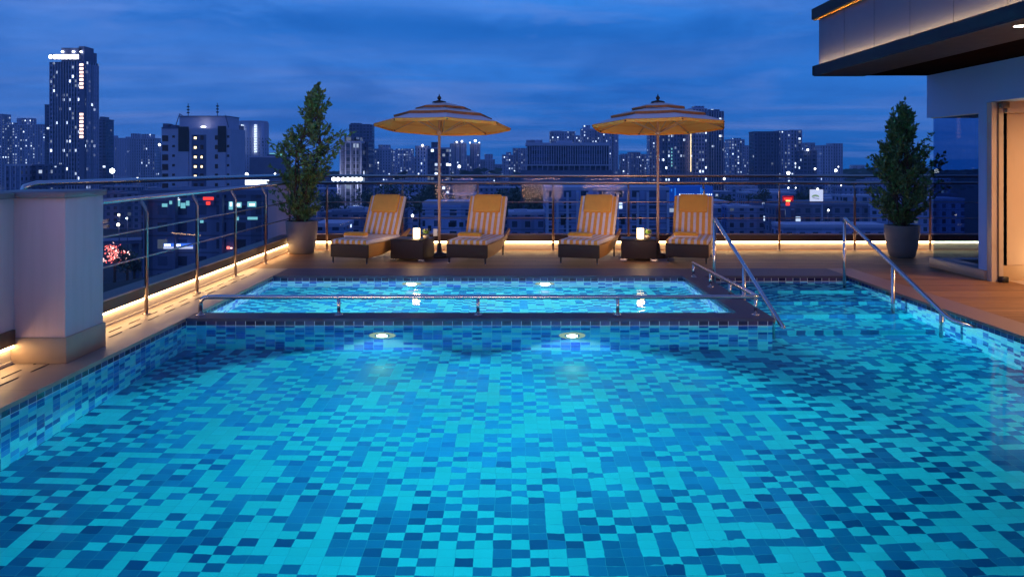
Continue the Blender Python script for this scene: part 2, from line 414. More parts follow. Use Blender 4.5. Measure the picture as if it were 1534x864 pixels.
def copy_tree(o, parent=None):
    c = o.copy(); COL.objects.link(c); c.parent = parent
    for k in ('label', 'category', 'group'):
        pass
    for ch in [x for x in KIDS.get(o.name, [])]: copy_tree(ch, c)
    return c
KIDS = {}
def register(root):
    for ch in root.children: KIDS.setdefault(root.name, []).append(ch); register(ch)
B = bmesh.new

# ================================================================== SETTING: pool and terrace
XL, XR, YN, YJ, YF, XJ = -3.31, 4.67, .9, 8.30, 11.33, 2.65
ZW, ZF = -.08, -1.08
JX0, JX1, JY0, JY1, ZJ = -3.31, 2.38, 8.58, 11.33, -.55
def struct(name, bm, m): return tag(obj(name, bm, m), kind='structure')
bm = B()   # pool floor
quad(bm, [(XL-.05, YN-.05, ZF), (XR+.05, YN-.05, ZF), (XR+.05, YJ+.05, ZF), (XL-.05, YJ+.05, ZF)])
quad(bm, [(XJ-.05, YJ+.05, ZF), (XR+.05, YJ+.05, ZF), (XR+.05, YF+.05, ZF), (XJ-.05, YF+.05, ZF)])
struct('pool_floor', bm, 'tile_floor')
bm = B()
quad(bm, [(XL, YN, ZF), (XL, YJ, ZF), (XL, YJ, 0), (XL, YN, 0)])
quad(bm, [(XJ, YJ, ZF), (XJ, YF, ZF), (XJ, YF, -.03), (XJ, YJ, -.03)])
struct('pool_wall_side', bm, 'tile_y')
bm = B(); quad(bm, [(XR, YN, ZF), (XR, YF, ZF), (XR, YF, 0), (XR, YN, 0)])
struct('pool_wall_right', bm, 'tile_y2')
bm = B()
quad(bm, [(XL, YN, ZF), (XR, YN, ZF), (XR, YN, 0), (XL, YN, 0)]); quad(bm, [(XL, YJ, ZF), (XJ, YJ, ZF), (XJ, YJ, -.03), (XL, YJ, -.03)])
quad(bm, [(XJ, YF, ZF), (XR, YF, ZF), (XR, YF, -.03), (XJ, YF, -.03)])
struct('pool_wall_end', bm, 'tile_x')
bm = B()
for k in range(4): box(bm, XJ+.002, XR-.002, 10.75-.62*k, YF-.002 if k == 0 else 10.75-.62*(k-1), ZF+.002, -.28-.2*k)
struct('pool_steps', bm, 'tile_floor')
bm = B()   # shallow pool
quad(bm, [(JX0, JY0, ZJ), (JX1, JY0, ZJ), (JX1, JY1, ZJ), (JX0, JY1, ZJ)])
struct('shallow_pool_floor', bm, 'tile_floor')
bm = B()
quad(bm, [(JX0, JY0, ZJ), (JX0, JY1, ZJ), (JX0, JY1, 0), (JX0, JY0, 0)]); quad(bm, [(JX1, JY0, ZJ), (JX1, JY1, ZJ), (JX1, JY1, -.03), (JX1, JY0, -.03)])
struct('shallow_pool_wall_side', bm, 'tile_y2')
bm = B()
quad(bm, [(JX0, JY0, ZJ), (JX1, JY0, ZJ), (JX1, JY0, -.03), (JX0, JY0, -.03)]); quad(bm, [(JX0, JY1, ZJ), (JX1, JY1, ZJ), (JX1, JY1, -.03), (JX0, JY1, -.03)])
struct('shallow_pool_wall_end', bm, 'tile_x2')
e = .01
bm = B(); prism(bm, [(XL-e, YN-e), (XR+e, YN-e), (XR+e, YF+e), (XJ-e, YF+e), (XJ-e, YJ+e), (XL-e, YJ+e)], ZF-.02, ZW)
struct('pool_water', bm, 'water')
bm = B(); prism(bm, [(JX0-e, JY0-e), (JX1+e, JY0-e), (JX1+e, JY1+e), (JX0-e, JY1+e)], ZJ-.02, ZW)
struct('shallow_pool_water', bm, 'water2')
# floors
bm = B()   # dark coping round the shallow pool and along the far edge
def cop(x0, x1, y0, y1, mi=0): box(bm, x0, x1, y0, y1, -.03, 0, mi)
cop(XL, XJ+.02, YJ-.02, JY0+.012); cop(JX1-.012, XJ+.02, JY0+.012, JY1-.012); cop(XL, XR, JY1-.012, 12.1)
struct('pool_coping', bm, 'granite')
bm = B(); box(bm, XR-.012, 5.03, -3, 12.1, -.03, 0)
struct('pool_coping_side', bm, 'granite_r')
bm = B(); box(bm, -3.9, XL+.012, -3, 12.1, -.03, 0); box(bm, XL+.012, XR-.012, -3, YN+.012, -.03, 0)
struct('tiled_walkway', bm, 'stone')
bm = B(); box(bm, -3.9, 9.5, 12.1, 14.62, -.03, 0); box(bm, 5.03, 6.36, -3, 12.1, -.03, 0)
box(bm, 6.36, 6.6, 3.0, 10.89, -.03, 0)
struct('wooden_deck', bm, 'deck')
bm = B(); box(bm, 6.6, 9.6, 3.0, 10.9, -.03, 0.0)
struct('lobby_floor', bm, 'marble')
bm = B(); prism(bm, [(-8.2, 3), (-5.95, 10.15), (-4.20, 15.2), (-3.95, 15.2), (-3.95, 3)], -.3, -.1)
box(bm, -3.95, 9.5, 14.75, 15.15, -.3, -.1)
struct('roof_ledge', bm, 'roofdark')
bm = B(); box(bm, -8, 11, -8, 14.7, -34, -1.3)
tag(obj('host_building', bm, 'f_low'), 'tall block that carries the rooftop pool terrace', 'building')
# drain slots in the walkway
bm = B()
for row, x in enumerate((-3.74, -3.63)):
    y = 5.2+row*.18
    while y < 11.6:
        box(bm, x-.005, x+.005, y, y+.24, .001, .004); y += .40
tag(obj('drain_channel', bm, 'screed'), 'rows of thin dark drain slots in the beige walkway', 'drain')

# kerbs with LED strips
def kerb(name, label, x0, y0, x1, y1, side):
    root = thing(name, label, 'kerb', (x0, y0, 0), group='kerbs lit from below')
    L = math.hypot(x1-x0, y1-y0); ang = math.atan2(y1-y0, x1-x0)
    def part(n, a, c, z0, z1, m, t0=0, t1=None):
        bm = B(); box(bm, t0, L if t1 is None else t1, min(a*side, c*side), max(a*side, c*side), z0, z1)
        return obj(n, bm, m, root, rot=(0, 0, ang))
    part('kerb_base', .035, .20, 0, .15, 'kerb_low')
    part('kerb_top', 0, .24, .15, .27, 'kerb_top')
    part('kerb_foot', .022, .035, 0, .022, 'kerb_low')
    part('led_strip', .012, .034, .128, .149, 'led')
    return root
kerb('lit_kerb', 'low brown kerb with glowing strip along the left walkway railing', -3.865, 7.06, -3.865, 14.6, 1)
kerb('lit_kerb', 'long low kerb with glowing strip behind the sun loungers', -3.865, 14.6, 9.4, 14.6, 1)
kerb('lit_kerb', 'short glowing kerb under the white parapet at the left picture edge', -3.90, 1.0, -3.90, 6.43, 1)

# left parapet wall and pier
root = thing('parapet_wall', 'white painted parapet wall with grey cap at the left edge', 'wall', (-3.95, 1, 0))
bm = B(); box(bm, -4.15, -3.92, 1.0, 6.60, .27, 1.30); wpart('wall_panel', bm, 'white_paint', root)
bm = B(); box(bm, -4.2, -3.88, 1.0, 6.39, 1.30, 1.345); wpart('wall_cap', bm, 'cap', root)
root = thing('wall_pier', 'square white pier with tan stone skirting beside the pool', 'pier', (-3.7, 6.75, 0))
bm = B(); rbox(bm, -4.12, -3.515, 6.445, 7.045, .20, 1.30, .006, seg=2); wpart('pier_shaft', bm, 'white_paint', root)
bm = B(); rbox(bm, -4.12, -3.50, 6.43, 7.06, 0, .205, .004, seg=1); wpart('skirting', bm, 'skirt', root)
bm = B(); rbox(bm, -4.16, -3.495, 6.40, 7.07, 1.30, 1.35, .005, seg=1); wpart('cap', bm, 'cap', root)
root = thing('reflection_block', 'pale block shaped as a glass reflection behind the left potted tree', 'reflection block', (-4.2, 14.9, 0))  # solid block added in place of a reflection in the glass panel
bm = B(); box(bm, -4.42, -3.98, 14.86, 15.1, -.1, 1.18); wpart('block_body', bm, 'white_paint', root)
bm = B(); box(bm, -4.45, -3.95, 14.83, 15.13, 1.18, 1.22); wpart('cap', bm, 'cap', root)

# post-and-rail railings
ZR = 1.205
def rail_post(root, p, out, m):
    bm = B(); x, y = p; ox, oy = out
    tube(bm, [(x, y, 0), (x, y, 1.05), (x+ox*.01, y+oy*.01, 1.10), (x+ox*.05, y+oy*.05, 1.16), (x+ox*.06, y+oy*.06, ZR)], .019, 10)
    lathe(bm, [(.045, 0), (.045, .008), (.022, .012)], 14, (x, y))
    o = wpart('post', bm, m, root); return o
root = thing('walkway_railing', 'steel post and rail railing along the left walkway', 'railing', (-3.8, 7.1, 0))
lp = [(-3.80, 7.14+1.375*k) for k in range(6)]
for p in lp: rail_post(root, p, (-1, 0), 'steel_b')
for z in (.29, .60, .885):
    bm = B(); tube(bm, [(-3.80, 7.07, z), (-3.80, 14.42, z)], .0095, 8); wpart('rail', bm, 'steel_b', root)
bm = B(); tube(bm, [(-3.86, 7.07, ZR), (-3.86, 14.40, ZR), (-3.80, 14.50, ZR)], .026, 12); wpart('handrail', bm, 'steel', root)
root = thing('terrace_railing', 'steel post and rail railing behind the sun loungers', 'railing', (-3.8, 14.45, 0))
k = 0
xb = -3.27
while xb < 9.4:
    rail_post(root, (xb, 14.5), (0, 1), 'steel_b'); xb += 1.337
for z in (.295, .575, .857):
    bm = B(); tube(bm, [(-3.80, 14.5, z), (9.4, 14.5, z)], .0095, 8); wpart('rail', bm, 'steel_b', root)
bm = B(); tube(bm, [(-3.80, 14.56, ZR-.01), (9.4, 14.56, ZR-.01)], .026, 12); wpart('handrail', bm, 'steel_b', root)

# outer glass balustrades
def glass_run(root, a, c, n, z0, z1, gm='glass'):
    a, c = Vector(a), Vector(c); d = (c-a)/n; nrm = Vector((-d.y, d.x)).normalized()*.006
    for i in range(n):
        p, q = a+d*(i+.006), a+d*(i+.994)
        bm = B(); prism(bm, [tuple(p+nrm), tuple(q+nrm), tuple(q-nrm), tuple(p-nrm)], z0, z1)
        wpart('glass_panel', bm, gm, root)
root = thing('glass_balustrade', 'frameless glass balustrade with steel top rail set at an angle on the left', 'balustrade', (-5.9, 10.15, -.1))
glass_run(root, (-6.35, 8.6), (-4.22, 15.0), 4, -.05, 1.26)
bm = B(); tube(bm, [(-5.99, 10.0, 1.20), (-5.97, 10.02, 1.27), (-5.90, 10.15, 1.31), (-4.22, 15.0, 1.31)], .036, 12); wpart('handrail', bm, 'steel', root)
root = thing('glass_balustrade', 'frameless glass balustrade with top rail running behind the terrace railing', 'balustrade', (-4.0, 15.0, -.1))
glass_run(root, (-4.16, 15.0), (9.4, 15.0), 9, -.05, 1.27, 'glass_clear')
bm = B(); tube(bm, [(-4.20, 15.0, 1.31), (9.4, 15.0, 1.31)], .027, 12); wpart('handrail', bm, 'steel_b', root)

# low handrail round the shallow pool
root = thing('low_handrail', 'low L shaped steel rail on the shallow pool edge', 'handrail', (-3.2, 8.46, 0))
zt = .186
bm = B(); tube(bm, [(-3.215, 8.46, 0), (-3.215, 8.46, .12), (-3.205, 8.46, .155), (-3.18, 8.46, .178), (-3.14, 8.46, zt), (2.50, 8.46, zt), (2.54, 8.47, zt), (2.555, 8.50, zt), (2.555, 8.56, zt), (2.50, 11.25, zt)], .0225, 14)
wpart('rail', bm, 'steel', root)
for p in [(-1.785, 8.46), (-.345, 8.46), (1.10, 8.46), (2.53, 8.47), (2.54, 9.50), (2.52, 10.35), (2.50, 11.22)]:
    bm = B(); tube(bm, [(p[0], p[1], 0), (p[0], p[1], zt)], .017, 12); lathe(bm, [(.042, 0), (.042, .006), (.02, .01)], 16, p); wpart('leg', bm, 'steel', root)
bm = B(); lathe(bm, [(.045, 0), (.045, .006), (.024, .01)], 16, (-3.215, 8.46)); wpart('foot_plate', bm, 'steel', root)
# pool entry handrails
def entry(x, label, hook):
    root = thing('pool_handrail', label, 'handrail', (x, 11, -.3), group='sloping handrails over the pool steps')
    bm = B(); tube(bm, [(x, 11.0, .77), (x, 11.0, .80), (x, 10.97, .812), (x, 10.9, .79), (x, 8.42, -.01), (x+hook*.03, 8.34, -.04), (x+hook*.16, 8.22, -.075), (x+hook*.20, 8.20, -.10)], .0235, 14)
    wpart('rail', bm, 'steel', root)
    for y, zb in ((11.0, -.28), (9.6, -.68), (8.52, -.88)):
        bm = B(); tube(bm, [(x, y, zb), (x, y, .80-(11-y)*.322 if y < 11 else .78)], .021, 12); wpart('leg', bm, 'steel', root)
entry(2.73, 'sloping steel handrail on the left of the pool steps', 0)
entry(4.48, 'sloping steel handrail on the right of the pool steps', .9)

# ================================================================== lamps under water
def pool_lamp(label, loc, axis, power, col=(.86, 1, .97), size=.30, spread=160, dip=.1):
    root = thing('pool_lamp', label, 'pool light', loc, group='round lamps in the pool walls')
    d = Vector({'-y': (0, -1, 0), '+y': (0, 1, 0), '-x': (-1, 0, 0), '+x': (1, 0, 0)}[axis])
    rot = d.to_track_quat('Z', 'Y').to_euler()
    bm = B(); lathe(bm, [(.078, 0), (.078, .010), (.060, .018)], 24); lathe(bm, [(.104, .0), (.104, .001)], 24)
    obj('bezel', bm, 'steel', root, rot=rot)
    bm = B(); lathe(bm, [(.055, .019), (.045, .024), (.001, .028)], 24); obj('lens', bm, 'lampglass', root, rot=rot)
    bm = B(); lathe(bm, [(.135, .0), (.13, .006), (.079, .011)], 28, cap=False); obj('halo_ring', bm, 'lamp_halo', root, rot=rot)  # added glowing ring that draws the lamp's halo in the water
    ld = bpy.data.lights.new('pool_lamp_light', 'SPOT'); ld.shadow_soft_size = size*.2; ld.energy = power*9; ld.color = col; ld.spot_size = R(spread); ld.spot_blend = 1.0
    lo = bpy.data.objects.new('pool_lamp_light', ld); COL.objects.link(lo); lo.location = Vector(loc)+d*.04
    lo.rotation_euler = (d+Vector((0, 0, -dip))).to_track_quat('-Z', 'Y').to_euler()
PW = 230
pool_lamp('round lit lamp under the shallow pool front edge, the left of two', (-1.31, 8.295, -.50), '-y', PW*1.8, spread=124, dip=1.2)
pool_lamp('round lit lamp under the shallow pool front edge, the right of two', (.617, 8.295, -.50), '-y', PW*1.8, spread=124, dip=1.2)
pool_lamp('lit lamp in the far wall of the shallow pool, the left of two', (-1.38, 11.325, -.26), '-y', 110)
pool_lamp('lit lamp in the far wall of the shallow pool, the right of two', (.463, 11.325, -.26), '-y', 110)
for px_, nm_ in ((-2.1, 'left'), (-.3, 'middle'), (1.4, 'right')):
    pool_lamp('lamp in the near inner wall of the shallow pool, the %s one of three' % nm_, (px_, 8.585, -.28), '+y', 80, spread=150)
pool_lamp('lamp on the platform side facing the pool steps', (2.655, 8.9, -.35), '+x', 30)
pool_lamp('lamp low in the near pool wall below the viewer, left', (-.2, .905, -.55), '+y', PW*.078, spread=120, dip=.02)
pool_lamp('lamp low in the near pool wall below the viewer, right', (1.3, .905, -.55), '+y', PW*.078, spread=120, dip=.02)
pool_lamp('lamp in the right pool wall below the brown coping', (4.665, 6.3, -.45), '-x', 16)

# ================================================================== building on the right
root = thing('lobby_building', 'grey rendered building with a lit marble doorway beside the deck', 'building', (6.33, 10.9, 0))
bm = B(); box(bm, 6.33, 6.60, 3.0, 10.89, 2.37, 2.884); box(bm, 6.33, 6.60, 10.89, 11.08, .132, 2.884); box(bm, 6.33, 9.6, 11.08, 12.46, 2.24, 2.884)
box(bm, 6.33, 6.60, -3.0, 3.0, 0, 2.884); wpart('wall', bm, 'wallgrey', root)
bm = B(); rbox(bm, 6.30, 6.62, 10.893, 12.33, 0, .13, .004, seg=1); box(bm, 6.62, 9.5, 12.1, 12.33, 0, .13); wpart('plinth', bm, 'skirt', root)
bm = B(); box(bm, 6.345, 6.357, 11.083, 12.30, .132, 2.238); wpart('window', bm, 'glass_dark', root)
bm = B(); box(bm, 6.36, 9.5, 12.29, 12.302, .132, 2.238); wpart('window', bm, 'glass_dark', root)
bm = B(); box(bm, 6.32, 6.37, 11.083, 12.31, 2.225, 2.238); wpart('window_track', bm, 'kerb_low', root)
bm = B(); box(bm, 6.332, 6.41, 10.78, 10.888, 0, 2.36); wpart('door_jamb', bm, 'marble', root)
bm = B(); box(bm, 6.423, 6.50, 10.80, 10.888, 0, 2.30); wpart('door_jamb', bm, 'marble', root)
bm = B(); box(bm, 6.411, 6.422, 10.765, 10.80, 0.0, 2.36); wpart('door_track', bm, 'kerb_top', root)
bm = B(); rbox(bm, 6.415, 6.50, 10.68, 10.76, 0, .075, .004, seg=1); wpart('door_stop', bm, 'blackmetal', root)
bm = B(); rbox(bm, 6.40, 6.50, 10.66, 10.76, 2.28, 2.36, .004, seg=1); wpart('door_closer', bm, 'kerb_top', root)
bm = B(); box(bm, 6.50, 9.6, 10.89, 11.0, 0, 2.5); box(bm, 9.6, 9.7, 3.0, 11.0, 0, 2.5); box(bm, 6.6, 9.6, 2.9, 3.0, 0, 2.5); wpart('inner_wall', bm, 'cream_wall', root)
bm = B(); box(bm, 6.515, 9.6, 10.872, 10.889, 0, .20); wpart('baseboard', bm, 'baseboard', root)
bm = B(); box(bm, 6.60, 9.6, 3.0, 10.889, 2.371, 2.45); box(bm, 6.505, 9.6, 10.72, 10.889, 2.225, 2.369); wpart('ceiling', bm, 'cream_wall', root)
bm = B(); box(bm, 6.62, 9.5, 11.0, 12.29, -.02, .0); wpart('recess_floor', bm, 'deck', root)
# canopy
Y0, Y1 = -3.0, 12.46
root = thing('roof_canopy', 'dark roof canopy with panelled fascia and glowing strip over the deck', 'canopy', (4.6, 12.46, 2.88))
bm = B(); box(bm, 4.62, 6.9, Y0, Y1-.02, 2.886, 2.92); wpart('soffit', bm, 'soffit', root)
bm = B(); box(bm, 4.585, 4.70, Y0, Y1, 2.887, 3.015); box(bm, 4.585, 4.589, Y0, Y1, 3.0155, 3.028); box(bm, 4.585, 6.9, Y1-.06, Y1, 2.884, 3.015); box(bm, 4.585, 5.35, Y0, Y1-.06, 2.868, 2.884); wpart('edge_band', bm, 'band', root)
bm = B()
yy = 12.40; i = 0
while yy > 0:
    y2 = yy-.945; box(bm, 4.665, 4.70, y2+.012, yy, 3.0155, 3.74); yy = y2
wpart('fascia_panels', bm, 'panel', root)
bm = B(); box(bm, 4.68, 6.9, Y0, Y1-.05, 3.0, 3.80); wpart('roof_core', bm, 'joint', root)
bm = B(); box(bm, 4.70, 6.9, Y1-.05, Y1-.03, 3.015, 3.74); wpart('end_panel', bm, 'panel', root)
bm = B(); box(bm, 4.585, 7.0, Y0, Y1+.03, 3.74, 3.90); wpart('roof_cap', bm, 'band', root)
bm = B(); box(bm, 4.60, 4.64, Y0, Y1, 3.722, 3.739); wpart('timber_trim', bm, 'yellow', root)
bm = B(); box(bm, 4.592, 4.612, Y0, 12.38, 3.016, 3.022); wpart('led_strip', bm, 'led2', root)
for y in (7.72, 5.2, 2.7, .4):
    bm = B(); lathe(bm, [(.062, 2.862), (.062, 2.869), (.05, 2.870)], 24, (4.80, y)); wpart('downlight_trim', bm, 'steel', root)
    bm = B(); lathe(bm, [(.048, 2.860), (.048, 2.8675)], 24, (4.80, y)); wpart('downlight_lens', bm, glow('downlight', (1, .9, .75), 25), root)
    ld = bpy.data.lights.new('downlight_lamp', 'SPOT'); ld.energy = 75; ld.color = (1, .74, .46); ld.spot_size = R(120); ld.spot_blend = .8; ld.shadow_soft_size = .05
    lo = bpy.data.objects.new('downlight_lamp', ld); COL.objects.link(lo); lo.location = (4.80, y, 2.84)
# lobby lights
for (x, y, z, e, sz) in ((7.6, 9.6, 2.33, 84, .5), (7.4, 7.0, 2.33, 165, .5)):
    ld = bpy.data.lights.new('lobby_lamp', 'AREA'); ld.size = sz; ld.energy = e; ld.color = (1, .58, .27); ld.shape = 'DISK'
    lo = bpy.data.objects.new('lobby_lamp', ld); COL.objects.link(lo); lo.location = (x, y, z)
ld = bpy.data.lights.new('lobby_floor_lamp', 'AREA'); ld.size = .15; ld.energy = 9; ld.color = (1, .72, .36); ld.shape = 'DISK'
lo = bpy.data.objects.new('lobby_floor_lamp', ld); COL.objects.link(lo); lo.location = (7.25, 10.55, .06); lo.rotation_euler = (R(160), 0, 0)
# added warm spotlights behind the viewer, without fixtures, brightening loungers and parasol undersides
for x in (-2.2, 1.2, 3.6):
    ld = bpy.data.lights.new('added_warm_spot', 'SPOT'); ld.energy = 1600; ld.color = (1, .55, .30); ld.spot_size = R(24); ld.spot_blend = .7; ld.shadow_soft_size = .8
    lo = bpy.data.objects.new('added_warm_spot', ld); COL.objects.link(lo); lo.location = (x, -2.0, .5)
    lo.rotation_euler = (Vector((x*.75, 13.3, 2.1))-Vector((x, -2.0, .5))).to_track_quat('-Z', 'Y').to_euler()

# ================================================================== sun loungers
def make_lounger():
    t = thing('sun_lounger', 'x', 'sun lounger', group='striped sun loungers in a row')
    W = .33
    side = [(0, .10), (.45, .105), (.85, .15), (1.2, .25), (1.52, .40), (1.50, .44), (1.15, .345), (.8, .305), (.4, .295), (0, .30)]
    for s in (-1, 1):
        bm = B(); extrude_yz(bm, side, s*W, s*(W-.03)); obj('side_panel', bm, 'wicker_lit' if s > 0 else 'wicker', t)
    bm = B(); rbox(bm, -W+.002, W-.002, -.03, .03, .095, .298, .015); obj('front_panel', bm, 'wicker', t)
    bm = B(); box(bm, -W+.03, W-.03, .03, 1.1, .27, .292); obj('seat_base', bm, 'wicker', t)
    for (x, y, z) in ((-.29, .0, .10), (.29, .0, .10), (-.29, 1.15, .26), (.29, 1.15, .26)):
        bm = B(); tube(bm, [(x, y, 0), (x, y, z)], [.012, .018], 10); tube(bm, [(x, y, 0), (x, y, .018)], .015, 10, 1); obj('leg', bm, ['blackmetal', 'steel'], t)
    bm = B(); rbox(bm, -.325, .325, -.035, 1.12, .298, .37, .028); obj('seat_cushion', bm, 'stripe', t)
    a = R(63)
    bk = B(); rbox(bk, -.325, .325, 0, .70, 0, .075, .028)
    b1 = obj('back_cushion', bk, 'stripe', t, loc=(0, 1.06, .345), rot=(a, 0, 0))
    bk = B(); box(bk, -.31, .31, .02, .70, -.035, -.004); obj('back_frame', bk, 'wicker', t, loc=(0, 1.06, .345), rot=(a, 0, 0))
    bk = B(); tube(bk, [(0, 1.30, .72), (0, 1.42, .40)], .012, 8); tube(bk, [(-.2, 1.30, .72), (.2, 1.30, .72)], .010, 8); obj('back_prop', bk, 'blackmetal', t)
    p = B(); rbox(p, -.24, .24, .38, .69, .066, .125, .028)
    for v in p.verts:
        u, w = v.co.x/.24, (v.co.y-.535)/.155
        if v.co.z > .10: v.co.z += .022*(1-u*u)*(1-w*w)
    p2 = obj('pillow', p, 'yellow', t, loc=(0, 1.06, .345), rot=(a, 0, 0))
    p = B(); rbox(p, -.225, .225, .665, .712, -.02, .10, .012); obj('pillow_flap', p, 'yellow', t, loc=(0, 1.06, .345), rot=(a, 0, 0))
    return t
lproto = make_lounger(); bpy.context.view_layer.update(); register(lproto)
tow = B(); n = 14
prof = []
for k in range(30):
    t_ = k/29*2*math.pi*1.6; r_ = .022+.030*k/29
    prof.append((r_*math.cos(t_), r_*.8*math.sin(t_)))
rbox(tow, -.19, .19, -.085, .085, -.045, .045, .040, seg=5)
tow_mesh = tow
def towel(label, parent_loc, ang, off):
    bm = tow_mesh.copy()
    o = obj('rolled_towel', bm, 'towel'); v = Vector((off[0], off[1], .418)); v.rotate(Euler((0, 0, ang)))
    o.location = Vector(parent_loc)+v; o.rotation_euler = (0, 0, ang)
    tag(o, label, 'towel', 'rolled towels on the loungers')
LS = [(-2.50, 12.66, -18, 'striped lounger nearest the left potted tree with yellow headrest'),
      (-.68, 12.60, -13, 'striped lounger just right of the left parasol pole'),
      (1.04, 12.60, -20, 'striped lounger left of the table under the right parasol'),
      (2.72, 12.66, -17, 'striped lounger partly behind the left pool handrail')]
TL = ['folded yellow towel on the lounger beside the left potted tree', 'folded yellow towel on the lounger right of the left parasol pole',
      'folded yellow towel on the lounger left of the right parasol table', 'folded yellow towel on the lounger behind the pool handrail']
for i, (x, y, a, lb) in enumerate(LS):
    o = lproto if i == 0 else copy_tree(lproto)
    o.location = (x, y, 0); o.rotation_euler = (0, 0, R(a)); o['label'] = lb
    towel(TL[i], (x, y, 0), R(a), (-.06+.02*(i % 2), .30))
tow_mesh.free()

# side tables, lanterns, flowers
def side_table(label, x, y, a):
    t = thing('side_table', label, 'side table', (x, y, 0), R(a), 'wicker cube tables between loungers')
    bm = B(); rbox(bm, -.28, .28, -.26, .26, .03, .325, .012, seg=2); obj('body', bm, 'wicker', t)
    bm = B(); rbox(bm, -.285, .285, -.265, .265, .326, .338, .004, seg=1); obj('table_top', bm, 'blackmetal', t)
    for sx in (-1, 1):
        for sy in (-1, 1):
            bm = B(); box(bm, sx*.24-.05, sx*.24+.05, sy*.23-.02, sy*.23+.02, 0, .03); obj('foot', bm, 'steel', t)
side_table('dark wicker cube table under the left parasol', -1.60, 13.25, -14)
side_table('dark wicker cube table under the right parasol', 2.06, 13.25, -8)
def lantern(label, x, y):
    t = thing('candle_lantern', label, 'lantern', (x, y, .339), 0, 'glowing lanterns on the tables')
    bm = B(); lathe(bm, [(.052, .006), (.055, .02), (.055, .165), (.050, .172)], 24); obj('glass_shade', bm, 'candle', t)
    bm = B(); lathe(bm, [(.062, 0), (.062, .006)], 24); obj('base', bm, 'blackmetal', t)
    bm = B(); lathe(bm, [(.057, .172), (.057, .180)], 24); obj('rim', bm, 'steel', t)
    ld = bpy.data.lights.new('candle_lamp', 'POINT'); ld.energy = 6; ld.color = (1, .6, .25); ld.shadow_soft_size = .06
    lo = bpy.data.objects.new('candle_lamp', ld); COL.objects.link(lo); lo.location = (x, y-.09, .46)
lantern('glowing white cylinder lantern on the left wicker table', -1.52, 13.12)
lantern('glowing white cylinder lantern on the right wicker table', 2.07, 13.12)
def flowers(label, x, y):
    t = thing('flower_bowl', label, 'flowers', (x, y, .339), 0, 'white flower arrangements')
    bm = B(); lathe(bm, [(.03, 0), (.05, .02), (.055, .05), (.05, .055)], 20); obj('bowl', bm, 'potclay', t)
    bm = B()
    for i in range(11):
        th = rnd.random()*6.28; rr = rnd.random()*.055; c = Vector((rr*math.cos(th), rr*math.sin(th), .085+rnd.random()*.06))
        for k in range(7):
            q = 6.28*k/7; d = Vector((math.cos(q), math.sin(q), .5)); s = Vector((-math.sin(q), math.cos(q), 0))
            f = quad(bm, [c, c+d*.018+s*.010, c+d*.030, c+d*.018-s*.010])
    obj('petals', bm, 'petal', t)
    bm = B()
    for i in range(60):
        th = rnd.random()*6.28; c = Vector((0, 0, .06)); d = Vector((math.cos(th), math.sin(th), .2+rnd.random()*1.3)).normalized()
        s = d.cross(Vector((0, 0, 1))).normalized()*.014; L = .05+rnd.random()*.07
        quad(bm, [c+d*L*.4, c+d*L*.75+s, c+d*L*1.1, c+d*L*.75-s])
    obj('leaves', bm, 'leaf', t)
flowers('small bowl of white flowers beside the left lantern', -1.37, 13.16)
flowers('small bowl of white flowers beside the right lantern', 2.20, 13.16)

